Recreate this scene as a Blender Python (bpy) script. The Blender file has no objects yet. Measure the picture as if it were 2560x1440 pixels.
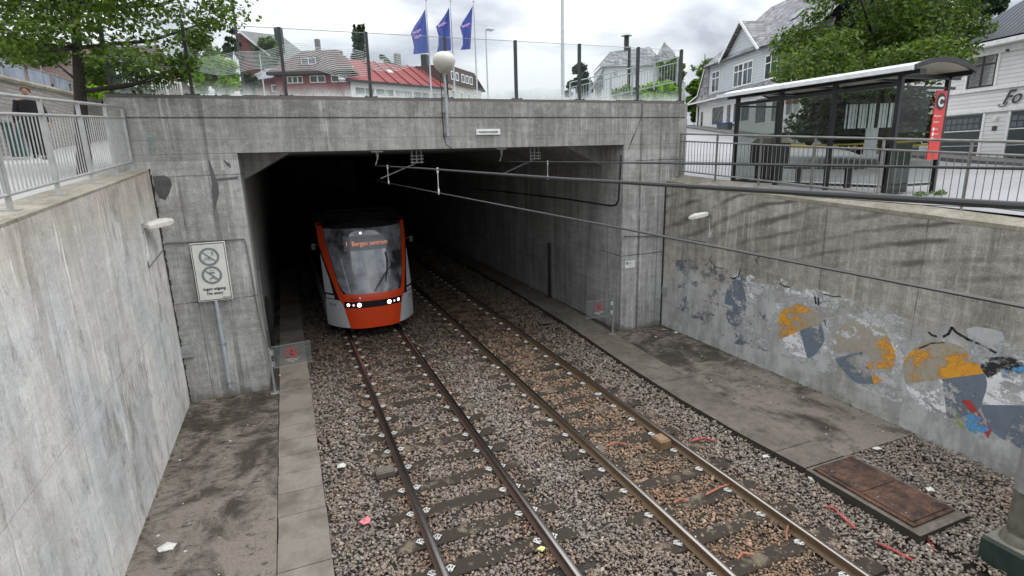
import bpy, math, random
import numpy as np
from mathutils import Vector, Matrix
random.seed(7); rng = np.random.default_rng(7)
sc = bpy.context.scene
COL = sc.collection
R = math.radians
# ------------------------------------------------------------------ camera
CR = np.array([0.92473134, -0.37966162, -0.02699992])
CU = np.array([0.11336278, 0.20700792, 0.97174925])
CF = np.array([0.3633467, 0.90166777, -0.23446621])
FPX = 1367.93; HC = 5.1218
CAM = np.array([0, 0, HC])
cd = bpy.data.cameras.new("camera"); cam = bpy.data.objects.new("camera", cd); COL.objects.link(cam)
cd.sensor_width = 36; cd.lens = 36 * FPX / 2560; cd.clip_end = 2000; cd.clip_start = .05
cam.matrix_world = Matrix(((CR[0], CU[0], -CF[0], 0), (CR[1], CU[1], -CF[1], 0), (CR[2], CU[2], -CF[2], HC), (0, 0, 0, 1)))
sc.camera = cam
def ray(px, py): return CF + CR * (px - 1280) / FPX - CU * (py - 720) / FPX
def PD(px, py, D): return CAM + ray(px, py) * D            # a survey point at D metres depth
def PX(px, py, X): d = ray(px, py); return CAM + d * (X / d[0])
def PY(px, py, Y): d = ray(px, py); return CAM + d * (Y / d[1])
def PZ(px, py, Z): d = ray(px, py); return CAM + d * ((Z - HC) / d[2])
# ------------------------------------------------------------------ object helpers
WM = {}
def tag(o, label=None, cat=None, group=None, kind=None):
    if label: o['label'] = label
    if cat: o['category'] = cat
    if group: o['group'] = group
    if kind: o['kind'] = kind
    return o
def thing(name, label, cat, loc=(0, 0, 0), rz=0, group=None):
    o = bpy.data.objects.new(name, None); COL.objects.link(o)
    o.location = loc; o.rotation_euler = (0, 0, rz); o.empty_display_size = .2
    WM[o] = Matrix.Translation(loc) @ Matrix.Rotation(rz, 4, 'Z')
    return tag(o, label, cat, group)
class MB:
    def __init__(s): s.v = []; s.f = []; s.m = []; s.mi = 0
    def add(s, vs, fs):
        b = len(s.v); s.v += [tuple(map(float, p)) for p in vs]
        for f in fs: s.f.append([b + i for i in f]); s.m.append(s.mi)
        return s
    def box(s, x0, x1, y0, y1, z0, z1):
        v = [(x, y, z) for z in (z0, z1) for y in (y0, y1) for x in (x0, x1)]
        return s.add(v, [(0, 2, 3, 1), (4, 5, 7, 6), (0, 1, 5, 4), (2, 6, 7, 3), (0, 4, 6, 2), (1, 3, 7, 5)])
    def obox(s, c, ax, ay, az):   # oriented box: centre and three half-axis vectors
        c, ax, ay, az = map(np.array, (c, ax, ay, az))
        v = [c + i * ax + j * ay + k * az for k in (-1, 1) for j in (-1, 1) for i in (-1, 1)]
        return s.add(v, [(0, 2, 3, 1), (4, 5, 7, 6), (0, 1, 5, 4), (2, 6, 7, 3), (0, 4, 6, 2), (1, 3, 7, 5)])
    def bar(s, p, q, w, h=None, up=(0, 0, 1)):
        p, q = np.array(p, float), np.array(q, float); h = h or w
        d = q - p; L = np.linalg.norm(d); d = d / L; up = np.array(up, float)
        if abs(d @ up) > .99: up = np.array([1., 0, 0])
        a = np.cross(d, up); a /= np.linalg.norm(a); b = np.cross(a, d)
        return s.obox((p + q) / 2, a * w / 2, d * L / 2, b * h / 2)
    def poly(s, pts): return s.add(pts, [tuple(range(len(pts)))])
    def tube(s, pts, r, n=8, cap=True):
        pts = [np.array(p, float) for p in pts]; k = len(pts)
        rr = r if hasattr(r, '__len__') else [r] * k
        vs = []; ref = None
        for i, p in enumerate(pts):
            d = pts[min(i + 1, k - 1)] - pts[max(i - 1, 0)]; d /= (np.linalg.norm(d) + 1e-9)
            if ref is None: ref = np.array([0, 0, 1.]) if abs(d[2]) < .9 else np.array([1., 0, 0])
            a = np.cross(d, ref); a /= (np.linalg.norm(a) + 1e-9); b = np.cross(a, d); ref = b
            for j in range(n):
                t = 2 * math.pi * j / n; vs.append(p + rr[i] * (math.cos(t) * a + math.sin(t) * b))
        fs = [(i * n + j, i * n + (j + 1) % n, (i + 1) * n + (j + 1) % n, (i + 1) * n + j) for i in range(k - 1) for j in range(n)]
        if cap: fs += [tuple(range(n))[::-1], tuple(range((k - 1) * n, k * n))]
        return s.add(vs, fs)
    def lathe(s, c, prof, n=20):   # prof: (radius, z)
        c = np.array(c, float); vs = []
        for (r, z) in prof:
            for j in range(n):
                t = 2 * math.pi * j / n; vs.append(c + np.array([r * math.cos(t), r * math.sin(t), z]))
        k = len(prof)
        fs = [(i * n + j, i * n + (j + 1) % n, (i + 1) * n + (j + 1) % n, (i + 1) * n + j) for i in range(k - 1) for j in range(n)]
        fs += [tuple(range(n))[::-1], tuple(range((k - 1) * n, k * n))]
        return s.add(vs, fs)
    def prism(s, prof, a, b, axis='y'):   # prof polygon of (u,z); extruded along axis a..b
        n = len(prof)
        if axis == 'y': vs = [(u, a, z) for u, z in prof] + [(u, b, z) for u, z in prof]
        else: vs = [(a, u, z) for u, z in prof] + [(b, u, z) for u, z in prof]
        fs = [(i, (i + 1) % n, n + (i + 1) % n, n + i) for i in range(n)] + [tuple(range(n))[::-1], tuple(range(n, 2 * n))]
        return s.add(vs, fs)
    def build(s, name, mats, parent=None, smooth=False, local=False, bevel=0, keep=False):
        me = bpy.data.meshes.new(name)
        V = s.v
        if parent is not None and not local:
            inv = WM[parent].inverted(); V = [tuple(inv @ Vector(p)) for p in V]
        o = bpy.data.objects.new(name, me)
        if parent is None and not keep:
            A = np.array(V); c = Vector(((A[:, 0].min() + A[:, 0].max()) / 2, (A[:, 1].min() + A[:, 1].max()) / 2, A[:, 2].min()))
            V = [(p[0] - c.x, p[1] - c.y, p[2] - c.z) for p in V]; o.location = c; WM[o] = Matrix.Translation(c)
        elif parent is None: WM[o] = Matrix.Identity(4)
        else: o.parent = parent; WM[o] = WM[parent]
        me.from_pydata(V, [], s.f)
        mats = mats if isinstance(mats, (list, tuple)) else [mats]
        for m in mats: me.materials.append(m)
        if len(mats) > 1: me.polygons.foreach_set('material_index', s.m)
        if smooth: me.polygons.foreach_set('use_smooth', [True] * len(s.f)); 
        me.update(); COL.objects.link(o)
        if smooth:
            try: me.set_sharp_from_angle(angle=R(40))
            except Exception: pass
        if bevel:
            b = o.modifiers.new('bevel', 'BEVEL'); b.width = bevel; b.segments = 2; b.limit_method = 'ANGLE'
        return o
def np_mesh(name, V, F, mat, parent=None):
    me = bpy.data.meshes.new(name); nf = len(F); k = F.shape[1]
    me.vertices.add(len(V)); me.vertices.foreach_set('co', V.astype(np.float32).ravel())
    me.loops.add(nf * k); me.loops.foreach_set('vertex_index', F.astype(np.int32).ravel())
    me.polygons.add(nf); me.polygons.foreach_set('loop_start', np.arange(0, nf * k, k, dtype=np.int32))
    me.update(calc_edges=True); me.materials.append(mat)
    o = bpy.data.objects.new(name, me); COL.objects.link(o); WM[o] = Matrix.Identity(4)
    if parent is not None:
        me.transform(WM[parent].inverted()); o.parent = parent; WM[o] = WM[parent]
    return o
def copy_tree(o, loc=None, rz=None, parent=None):
    c = o.copy(); COL.objects.link(c); c.parent = parent
    for ch in [x for x in KIDS.get(o, [])]:
        d = copy_tree(ch, parent=c)
    if loc is not None: c.location = loc
    if rz is not None: c.rotation_euler = (0, 0, rz)
    return c
KIDS = {}
def reg(o):
    KIDS[o] = list(o.children)
    for c in o.children: reg(c)
def text(s, size, mat, parent, origin, xd, up, name='lettering', ext=.002, shear=0, align='LEFT', bold=0, sx=1, mode=None):
    cu = bpy.data.curves.new(name, 'FONT'); cu.body = s; cu.size = size; cu.extrude = ext; cu.shear = shear
    cu.align_x = align; cu.offset = bold; cu.resolution_u = 3
    t = bpy.data.objects.new(name, cu); COL.objects.link(t)
    dg = bpy.context.evaluated_depsgraph_get(); me = bpy.data.meshes.new_from_object(t.evaluated_get(dg))
    bpy.data.objects.remove(t); bpy.data.curves.remove(cu)
    xd = np.array(xd, float); xd /= np.linalg.norm(xd); up = np.array(up, float); up -= xd * (up @ xd); up /= np.linalg.norm(up); n = np.cross(xd, up)
    M = Matrix(((xd[0] * sx, up[0], n[0], origin[0]), (xd[1] * sx, up[1], n[1], origin[1]), (xd[2] * sx, up[2], n[2], origin[2]), (0, 0, 0, 1)))
    me.transform((WM[parent].inverted() if parent is not None and mode != 'local' else Matrix.Identity(4)) @ M)
    me.materials.clear(); me.materials.append(mat)
    o = bpy.data.objects.new(name, me); COL.objects.link(o)
    if parent is not None: o.parent = parent; WM[o] = WM[parent]
    return o
# ------------------------------------------------------------------ material helpers
class NT:
    def __init__(s, name):
        s.mat = bpy.data.materials.new(name); s.mat.use_nodes = True; s.t = s.mat.node_tree; s.t.nodes.clear()
        s.out = s.t.nodes.new('ShaderNodeOutputMaterial'); s.geo = s.t.nodes.new('ShaderNodeNewGeometry')
        s.pos = s.geo.outputs['Position']
    def n(s, typ, **kw):
        nd = s.t.nodes.new(typ)
        for k, v in kw.items():
            if k.startswith('i_'):
                key = k[2:]; key = int(key) if key.isdigit() else key.replace('_', ' ')
                if hasattr(v, 'is_output'): s.t.links.new(v, nd.inputs[key])
                else: nd.inputs[key].default_value = v
            else: setattr(nd, k, v)
        return nd
    def L(s, a, b): s.t.links.new(a, b)
    def sc(s, x, y, z, vec=None):
        m = s.n('ShaderNodeVectorMath', operation='MULTIPLY'); s.L(vec or s.pos, m.inputs[0]); m.inputs[1].default_value = (x, y, z); return m.outputs[0]
    def noise(s, vec=None, scale=1, detail=4, rough=.55, dist=0):
        nd = s.n('ShaderNodeTexNoise', i_Scale=scale, i_Detail=detail, i_Roughness=rough, i_Distortion=dist); s.L(vec or s.pos, nd.inputs['Vector']); return nd.outputs['Fac']
    def vor(s, vec=None, scale=1, out='Distance', feature='F1'):
        nd = s.n('ShaderNodeTexVoronoi', feature=feature, i_Scale=scale); s.L(vec or s.pos, nd.inputs['Vector']); return nd.outputs[out]
    def ramp(s, fac, stops):
        nd = s.n('ShaderNodeValToRGB'); el = nd.color_ramp.elements
        while len(el) > 1: el.remove(el[-1])
        for i, (p, c) in enumerate(stops):
            e = el[0] if i == 0 else el.new(p); e.position = p
            e.color = (c, c, c, 1) if not hasattr(c, '__len__') else (*c, 1)
        s.L(fac, nd.inputs[0]); return nd.outputs[0]
    def m(s, op, a, b=0, c=0):
        nd = s.n('ShaderNodeMath', operation=op)
        for i, x in enumerate((a, b, c)):
            if hasattr(x, 'is_output'): s.L(x, nd.inputs[i])
            else: nd.inputs[i].default_value = x
        return nd.outputs[0]
    def mix(s, f, a, b, mode='MIX'):
        nd = s.n('ShaderNodeMix', data_type='RGBA', blend_type=mode)
        for i, x in ((0, f), (6, a), (7, b)):
            if hasattr(x, 'is_output'): s.L(x, nd.inputs[i])
            elif i == 0: nd.inputs[0].default_value = x
            else: nd.inputs[i].default_value = (*x, 1) if len(x) == 3 else x
        return nd.outputs[2]
    def xyz(s):
        nd = s.n('ShaderNodeSeparateXYZ'); s.L(s.pos, nd.inputs[0]); return nd.outputs
    def band(s, v, c, w):   # 1 inside |v-c|<w
        return s.m('COMPARE', v, c, w)
    def bsdf(s, col, rough=.8, metal=0, bump=None, bs=.3, bd=.02, spec=.5, **kw):
        b = s.n('ShaderNodeBsdfPrincipled')
        for k, x in (('Base Color', col), ('Roughness', rough), ('Metallic', metal), ('Specular IOR Level', spec)):
            if hasattr(x, 'is_output'): s.L(x, b.inputs[k])
            elif k == 'Base Color': b.inputs[k].default_value = (*x, 1)
            else: b.inputs[k].default_value = x
        for k, x in kw.items():
            k = k.replace('_', ' ')
            if hasattr(x, 'is_output'): s.L(x, b.inputs[k])
            else: b.inputs[k].default_value = x
        if bump is not None:
            bn = s.n('ShaderNodeBump', i_Strength=bs, i_Distance=bd); s.L(bump, bn.inputs['Height']); s.L(bn.outputs[0], b.inputs['Normal'])
        s.L(b.outputs[0], s.out.inputs[0]); s.b = b; return s.mat
def simple(name, col, rough=.5, metal=0, var=.12, sc_=6, bump=.15, spec=.5):
    t = NT(name); nz = t.noise(scale=sc_, detail=5)
    c = t.mix(t.ramp(nz, [(.3, 0), (.7, 1)]), [x * (1 - var) for x in col], [min(1, x * (1 + var)) for x in col])
    n2 = t.noise(scale=sc_ * 6, detail=3)
    return t.bsdf(c, rough, metal, bump=n2, bs=bump, bd=.003, spec=spec)
def concrete(name, light, dark, streak=.6, joints=(), gx=(6, 6, .35), stain=(.16, .15, .12), stain_amt=.5, rough=.85, moss=None, top=None, base=None, ws=0):
    t = NT(name); x, y, z = t.xyz()
    big = t.noise(scale=.55, detail=6, rough=.6, dist=.4)
    st = t.noise(t.sc(*gx), 1, 6, .65)
    st2 = t.noise(t.sc(gx[0] * 3, gx[1] * 3, gx[2] * 1.6), 1, 4, .6)
    hz = t.noise(t.sc(1.2, 1.2, 9), 1, 4, .6)
    fine = t.noise(scale=28, detail=5, rough=.7)
    a = t.m('ADD', t.m('MULTIPLY', big, .4), t.m('MULTIPLY', st, .6 * streak + .1))
    a = t.m('ADD', a, t.m('MULTIPLY', t.m('SUBTRACT', hz, .5), .22))
    a = t.m('ADD', a, t.m('MULTIPLY', t.m('SUBTRACT', fine, .5), .30))
    lo = .2 + .25 * streak
    c = t.mix(t.ramp(a, [(lo - .03, 0), (lo + .19, 1)]), dark, light)
    c = t.mix(t.m('MULTIPLY', t.ramp(st2, [(.55, 0), (.72, 1)]), .35), c, stain)
    s2 = t.noise(t.sc(2.2, 2.2, .5), 1, 5, .7)
    c = t.mix(t.m('MULTIPLY', t.ramp(s2, [(.5, 0), (.68, 1)]), stain_amt), c, stain)
    if ws:   # pale lime run-off streaks, broken up in patches
        w1 = t.noise(t.sc(gx[0] * 2.6, gx[1] * 2.6, gx[2] * 1.1), 1, 6, .72); w2 = t.noise(scale=.9, detail=6, rough=.7)
        c = t.mix(t.m('MULTIPLY', t.m('MULTIPLY', t.ramp(w1, [(.50, 0), (.64, 1)]), t.ramp(w2, [(.42, .1), (.6, 1)])), ws), c, [min(.72, q * 1.35) for q in light])
        mt_ = t.noise(scale=7, detail=8, rough=.78); c = t.mix(t.m('MULTIPLY', t.ramp(mt_, [(.38, 1), (.5, 0)]), .42), c, dark); c = t.mix(t.m('MULTIPLY', t.ramp(mt_, [(.52, 0), (.62, 1)]), .30), c, [min(.75, q * 1.25) for q in light])
        d1 = t.noise(t.sc(gx[0] * 1.7, gx[1] * 1.7, gx[2] * .8), 1, 7, .75); d2 = t.noise(t.sc(1, 1, 1), 1.3, 6, .7)
        c = t.mix(t.m('MULTIPLY', t.m('MULTIPLY', t.ramp(d1, [(.52, 0), (.62, 1)]), t.ramp(d2, [(.45, 0), (.6, 1)])), .55), c, dark)
    pit = t.vor(scale=14); pn = t.noise(scale=5)
    pm = t.m('MULTIPLY', t.ramp(pit, [(.06, 1), (.1, 0)]), t.ramp(pn, [(.5, 0), (.55, 1)]))
    c = t.mix(t.m('MULTIPLY', pm, .6), c, (.05, .05, .045))
    wv = t.noise(scale=3, detail=3)
    for (ax, v, w, k) in joints:
        s_ = {'x': x, 'y': y, 'z': z}[ax]
        s_ = t.m('ADD', s_, t.m('MULTIPLY', t.m('SUBTRACT', wv, .5), .03))
        mk = t.m('MULTIPLY', t.band(s_, v, w), t.ramp(t.noise(scale=1.7, detail=2), [(.3, .2), (.55, 1)]))
        c = t.mix(t.m('MULTIPLY', mk, k), c, (.045, .042, .038))
    if moss:   # (z0, z1, colour): growth near a level
        z0, z1, mc = moss
        mr = t.n('ShaderNodeMapRange', i_1=z0, i_2=z1, i_3=1.0, i_4=0.0); t.L(z, mr.inputs[0])
        mm = t.ramp(t.m('ADD', t.m('MULTIPLY', mr.outputs[0], .6), t.m('MULTIPLY', t.noise(scale=3, detail=5), .5)), [(.5, 0), (.75, .8)])
        c = t.mix(mm, c, mc)
    if top: c = top(t, c, x, y, z)
    h = t.m('ADD', t.m('MULTIPLY', fine, .5), t.m('MULTIPLY', hz, .5))
    return t.bsdf(c, rough, 0, bump=h, bs=.5, bd=.012)
M = {}
def paint(name, c, r=.5, **k): M[name] = simple(name, c, r, **k); return M[name]
steel = simple('galvanised_steel', (.38, .39, .39), .45, .55, var=.18)
M['rail_paint'] = simple('railing_metal', (.42, .42, .41), .45, .35, var=.15)
M['rail_dark'] = simple('railing_metal_grey', (.22, .215, .2), .5, .3, var=.2)
black = simple('black_paint', (.015, .015, .017), .35, 0, var=.3)
charc = simple('charcoal_post', (.03, .03, .034), .4, 0, var=.3)
white = simple('white_paint', (.75, .75, .73), .5)
cable = simple('black_cable', (.012, .012, .012), .5)
# ------------------------------------------------------------------ world + sun
w = bpy.data.worlds.new("World"); sc.world = w; w.use_nodes = True
t = w.node_tree; t.nodes.clear()
def wn(typ, **kw):
    nd = t.nodes.new(typ)
    for k, v in kw.items(): setattr(nd, k, v)
    return nd
def wl(a, b): t.links.new(a, b)
SEL, SAZ = R(52), R(115)
sky = wn('ShaderNodeTexSky', sky_type='NISHITA'); sky.sun_disc = False; sky.sun_elevation = SEL; sky.sun_rotation = SAZ
bg1 = wn('ShaderNodeBackground'); wl(sky.outputs[0], bg1.inputs[0]); bg1.inputs[1].default_value = .1
tc = wn('ShaderNodeTexCoord'); sp = wn('ShaderNodeSeparateXYZ'); wl(tc.outputs['Generated'], sp.inputs[0])
zp = wn('ShaderNodeMath', operation='ADD'); wl(sp.outputs[2], zp.inputs[0]); zp.inputs[1].default_value = .22
zm = wn('ShaderNodeMath', operation='MAXIMUM'); wl(zp.outputs[0], zm.inputs[0]); zm.inputs[1].default_value = .05
dv = wn('ShaderNodeVectorMath', operation='DIVIDE'); wl(tc.outputs['Generated'], dv.inputs[0])
cb = wn('ShaderNodeCombineXYZ'); [wl(zm.outputs[0], cb.inputs[i]) for i in range(3)]; wl(cb.outputs[0], dv.inputs[1])
sc1 = wn('ShaderNodeVectorMath', operation='MULTIPLY'); wl(dv.outputs[0], sc1.inputs[0]); sc1.inputs[1].default_value = (1, 1, 0)
n1 = wn('ShaderNodeTexNoise'); wl(sc1.outputs[0], n1.inputs['Vector']); n1.inputs['Scale'].default_value = 1.25; n1.inputs['Detail'].default_value = 7; n1.inputs['Roughness'].default_value = .52; n1.inputs['Distortion'].default_value = .35
rp = wn('ShaderNodeValToRGB'); wl(n1.outputs[0], rp.inputs[0]); e = rp.color_ramp.elements
e[0].position = .39; e[0].color = (.46, .49, .55, 1); e[1].position = .585; e[1].color = (.97, .985, 1, 1)
k = e.new(.49); k.color = (.70, .735, .785, 1)
# overcast luminance: brighter towards the zenith
el = wn('ShaderNodeMapRange'); wl(sp.outputs[2], el.inputs[0]); el.inputs[1].default_value = .12; el.inputs[2].default_value = 1; el.inputs[3].default_value = .84; el.inputs[4].default_value = 2.7
bg2 = wn('ShaderNodeBackground'); wl(rp.outputs[0], bg2.inputs[0]); wl(el.outputs[0], bg2.inputs[1])
ms = wn('ShaderNodeMixShader'); ms.inputs[0].default_value = .95; wl(bg1.outputs[0], ms.inputs[1]); wl(bg2.outputs[0], ms.inputs[2])
wo = wn('ShaderNodeOutputWorld'); wl(ms.outputs[0], wo.inputs[0])
sd = bpy.data.lights.new('sun', 'SUN'); sd.energy = .9; sd.angle = R(14); sd.color = (1, .96, .9)
so = bpy.data.objects.new('sun', sd); COL.objects.link(so)
so.rotation_euler = (R(90) - SEL, 0, -SAZ + math.pi)   # light comes from azimuth SAZ (from +Y towards +X)
sc.view_settings.view_transform = 'Standard'; sc.view_settings.look = 'None'; sc.view_settings.exposure = .36; sc.view_settings.gamma = 1
sc.cycles.max_bounces = 7; sc.cycles.transparent_max_bounces = 24; sc.cycles.diffuse_bounces = 4
sc.cycles.sample_clamp_indirect = 6
#@@GEO
# ================================================================== TRENCH: walls and portal
WZ = -.05      # walkway level
YP = 13.25     # portal face
cj = [('z', 2.22, .013, .9), ('z', 4.9, .012, .8), ('z', 5.62, .006, .5), ('x', -2.02, .010, .6), ('x', -1.42, .05, .45), ('x', 3.0, .006, .5), ('x', 4.75, .006, .5), ('x', 8.0, .006, .5), ('x', 9.35, .035, .6), ('x', 10.0, .010, .7), ('x', 1.1, .005, .35), ('x', 6.3, .005, .35)]
def portal_top(t, c, x, y, z):   # the pale run-off under the lintel, the sooty crown
    run = t.noise(t.sc(9, 9, .25), 1, 5, .7)
    zr = t.n('ShaderNodeMapRange', i_1=6.05, i_2=5.4, i_3=0.0, i_4=1.0); t.L(z, zr.inputs[0])
    up = t.m('GREATER_THAN', z, 5.0)
    k = t.m('MULTIPLY', t.m('MULTIPLY', t.ramp(run, [(.5, 0), (.62, 1)]), zr.outputs[0]), t.m('MULTIPLY', up, .75))
    c = t.mix(k, c, (.46, .45, .43))
    cr = t.m('MULTIPLY', t.m('GREATER_THAN', z, 5.2), .42)
    return t.mix(cr, c, t.mix(1, c, (.52, .5, .46), 'MULTIPLY'))
M['portal'] = concrete('portal_concrete', (.46, .455, .44), (.21, .205, .195), .35, cj, moss=(-.2, .35, (.05, .05, .035)), top=portal_top, stain_amt=.5, ws=.85, gx=(3.5, 3.5, .4))
def wallL_top(t, c, x, y, z):
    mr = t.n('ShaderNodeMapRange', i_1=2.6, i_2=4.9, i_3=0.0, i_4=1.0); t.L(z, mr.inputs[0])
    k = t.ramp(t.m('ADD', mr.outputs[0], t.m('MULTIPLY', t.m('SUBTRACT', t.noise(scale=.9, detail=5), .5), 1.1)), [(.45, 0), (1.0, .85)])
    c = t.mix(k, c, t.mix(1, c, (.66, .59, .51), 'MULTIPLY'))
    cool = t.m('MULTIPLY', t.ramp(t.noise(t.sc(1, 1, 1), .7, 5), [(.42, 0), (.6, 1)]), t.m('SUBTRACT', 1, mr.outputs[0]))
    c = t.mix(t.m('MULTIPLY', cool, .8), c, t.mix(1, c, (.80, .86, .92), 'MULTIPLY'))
    bl = t.ramp(t.noise(t.sc(1.8, 1.8, .7), 1, 9, .82), [(.52, 0), (.62, .75)])
    c = t.mix(bl, c, (.20, .175, .155))
    ws_ = t.ramp(t.noise(t.sc(9, 9, .7), 1, 8, .78), [(.54, 0), (.62, .8)]); wm = t.ramp(t.noise(scale=1.3, detail=7, rough=.75), [(.46, 0), (.56, 1)]); c = t.mix(t.m('MULTIPLY', ws_, wm), c, (.84, .83, .80))
    dg = t.noise(t.sc(1, 1, 1), 3.2, 9, .85); return t.mix(t.ramp(dg, [(.54, 0), (.62, .55)]), c, (.24, .25, .26))
M['wallL'] = concrete('left_wall_concrete', (.76, .745, .71), (.48, .465, .44), .45, [('y', 12.1, .008, .35), ('y', 9.7, .009, .4), ('y', 7.25, .010, .35), ('y', 5.4, .010, .3), ('z', 2.2, .008, .3)], gx=(3.2, 3.2, .45), stain=(.36, .335, .30), stain_amt=.55, ws=1, top=wallL_top)
def wallR_top(t, c, x, y, z):
    # paint-over band in the lower half with a ragged top edge, brown-black weathering above
    nz = t.noise(scale=1.1, detail=5)
    lvl = t.m('ADD', z, t.m('MULTIPLY', nz, 1.2))
    rise = t.m('ADD', lvl, t.m('MULTIPLY', y, .03))
    pm = t.ramp(rise, [(.0, 1), (.5, 1), (.55, 0)]) 
    mr = t.n('ShaderNodeMapRange', i_1=2.55, i_2=2.85, i_3=1.0, i_4=0.0); t.L(rise, mr.inputs[0])
    flake = t.ramp(t.noise(t.sc(3, 3, 1.2), 1, 8, .7), [(.42, 0), (.56, 1)])
    pc = t.mix(flake, (.33, .335, .33), (.50, .505, .495))
    c = t.mix(t.m('MULTIPLY', mr.outputs[0], t.ramp(t.noise(t.sc(1, .6, 1), 1, 6, .7), [(.36, .25), (.5, .9)])), c, pc)
    # curved wipe marks in the weathering
    wv = t.n('ShaderNodeTexWave', wave_type='RINGS', rings_direction='X', i_Scale=.9, i_Distortion=6.0, i_Detail=3.0); wv.inputs['Detail Scale'].default_value = .8
    t.L(t.sc(1, .45, 1.3), wv.inputs['Vector'])
    upz = t.n('ShaderNodeMapRange', i_1=2.5, i_2=3.0, i_3=0.0, i_4=1.0); t.L(z, upz.inputs[0])
    k = t.m('MULTIPLY', t.m('MULTIPLY', t.ramp(wv.outputs['Fac'], [(.0, 1), (.35, 0)]), upz.outputs[0]), t.ramp(t.noise(scale=.8), [(.35, 0), (.55, .85)]))
    return t.mix(k, c, (.07, .065, .055))
M['wallR'] = concrete('right_wall_concrete', (.44, .42, .375), (.19, .178, .15), .5, [('y', 12.2, .01, .6), ('y', 10.0, .02, .35), ('y', 8.0, .012, .6), ('y', 6.05, .012, .7)], gx=(3, 3, .45), stain=(.11, .096, .072), stain_amt=.55, top=wallR_top, ws=.6, moss=(-.1, .5, (.13, .13, .075)))
M['tunnel'] = concrete('tunnel_concrete', (.40, .40, .385), (.19, .19, .18), .6, [('y', 17.5, .01, .8), ('y', 15.2, .008, .7), ('y', 20, .01, .8), ('z', 1.2, .008, .6)], stain=(.12, .12, .11))
M['cap'] = concrete('wall_cap_concrete', (.40, .37, .31), (.17, .15, .11), .2, stain=(.12, .11, .07), stain_amt=.6)
ZL = lambda y: 4.13 + .078 * y if y < 13.5 else 5.183 + .03 * (y - 13.5)
ZRR = lambda y: 3.62 + .062 * y
# left retaining wall: sloping top, thick
tl = thing('retaining_wall', 'tall pale concrete retaining wall on the left, with a sloping top carrying a grey railing', 'wall', (-2.7, 5, WZ))
b = MB(); ys = [-3, 13.25]
def slab_wall(b, x0, x1, y0, y1, zb, zf):
    b.add([(x0, y0, zb), (x1, y0, zb), (x1, y1, zb), (x0, y1, zb), (x0, y0, zf(y0)), (x1, y0, zf(y0)), (x1, y1, zf(y1)), (x0, y1, zf(y1))],
          [(0, 3, 2, 1), (4, 5, 6, 7), (0, 1, 5, 4), (1, 2, 6, 5), (2, 3, 7, 6), (3, 0, 4, 7)])
zlt = lambda y: 4.22 + .062 * y
slab_wall(b, -3.05, -2.5, -3, YP - .001, -.6, lambda y: zlt(y) - .03)
b.build('wall', M['wallL'], tl)
b = MB(); slab_wall(b, -3.09, -2.497, -3, YP - .02, 0, lambda y: zlt(y) + .005)
for i in range(4): b.v[i] = (b.v[i][0], b.v[i][1], zlt(b.v[i][1]) - .028)
b.build('cap', M['cap'], tl)
tr = thing('retaining_wall', 'brown-streaked concrete retaining wall on the right, painted with faded colour-wheel graffiti', 'wall', (10.4, 5, WZ))
zrt = lambda y: 3.63 + .05 * y
b = MB(); slab_wall(b, 10.25, 10.45, -3, YP - .001, -.6, zrt); b.build('wall', M['wallR'], tr)
b = MB()
b.add([(10.25, -3, zrt(-3) + .003), (10.25, YP - .02, zrt(YP) + .003), (10.75, YP - .02, ZRR(YP) + .02), (10.75, -3, ZRR(-3) + .02),
       (10.25, -3, zrt(-3) - .05), (10.75, -3, 3), (10.75, YP - .02, 3.5), (10.25, YP - .02, zrt(YP) - .05)], [(0, 3, 2, 1)])
b.add([(10.243, -3, zrt(-3) - .07), (10.243, YP - .02, zrt(YP) - .07), (10.243, YP - .02, zrt(YP) + .003), (10.243, -3, zrt(-3) + .003)], [(0, 1, 2, 3)])
b.build('cap', M['cap'], tr)
# graffiti on the right wall: thin paint sheets
def chip(name, col, cov=.5, scale=2.5, edge=.08):
    t = NT(name)
    nz = t.noise(t.sc(1, scale, scale * 1.6), 1, 9, .72)
    n2 = t.noise(scale=22, detail=4)
    f = t.m('ADD', nz, t.m('MULTIPLY', t.m('SUBTRACT', n2, .5), .25))
    lg = t.noise(scale=1.6, detail=4); f = t.m('ADD', f, t.m('MULTIPLY', t.m('SUBTRACT', lg, .5), .45))
    k = t.ramp(f, [(cov, 0), (cov + edge, 1)])
    c = t.mix(t.noise(scale=9), [q * .75 for q in col], [min(1, q * 1.15) for q in col])
    t.bsdf(c, .7); tr_ = t.n('ShaderNodeBsdfTransparent'); mx = t.n('ShaderNodeMixShader')
    t.L(k, mx.inputs[0]); t.L(tr_.outputs[0], mx.inputs[1]); t.L(t.b.outputs[0], mx.inputs[2]); t.L(mx.outputs[0], t.out.inputs[0])
    return t.mat
orange = chip('orange_paint', (.72, .33, .03), .475, 2.4); orange2 = chip('orange_paint_worn', (.66, .35, .08), .55, 3.2)
bluegrey = chip('blue_grey_paint', (.15, .19, .235), .40, 2.2, .1); chipw = chip('white_paint_worn', (.78, .78, .79), .44, 3.4)
chipw2 = chip('white_paint_scraped', (.62, .62, .62), .5, 3.5); tan = chip('sand_paint', (.36, .33, .26), .2, 2)
spray = chip('black_spray', (.02, .02, .022), .40, 5, .12); redp = chip('red_paint', (.45, .05, .05), .4, 6); bluep = chip('sky_blue_paint', (.09, .33, .6), .42, 6); greenp = chip('lime_paint', (.3, .4, .05), .45, 6)
pale = chip('pale_patch', (.44, .455, .46), .36, 1.2, .15)
XW = 10.25
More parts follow.
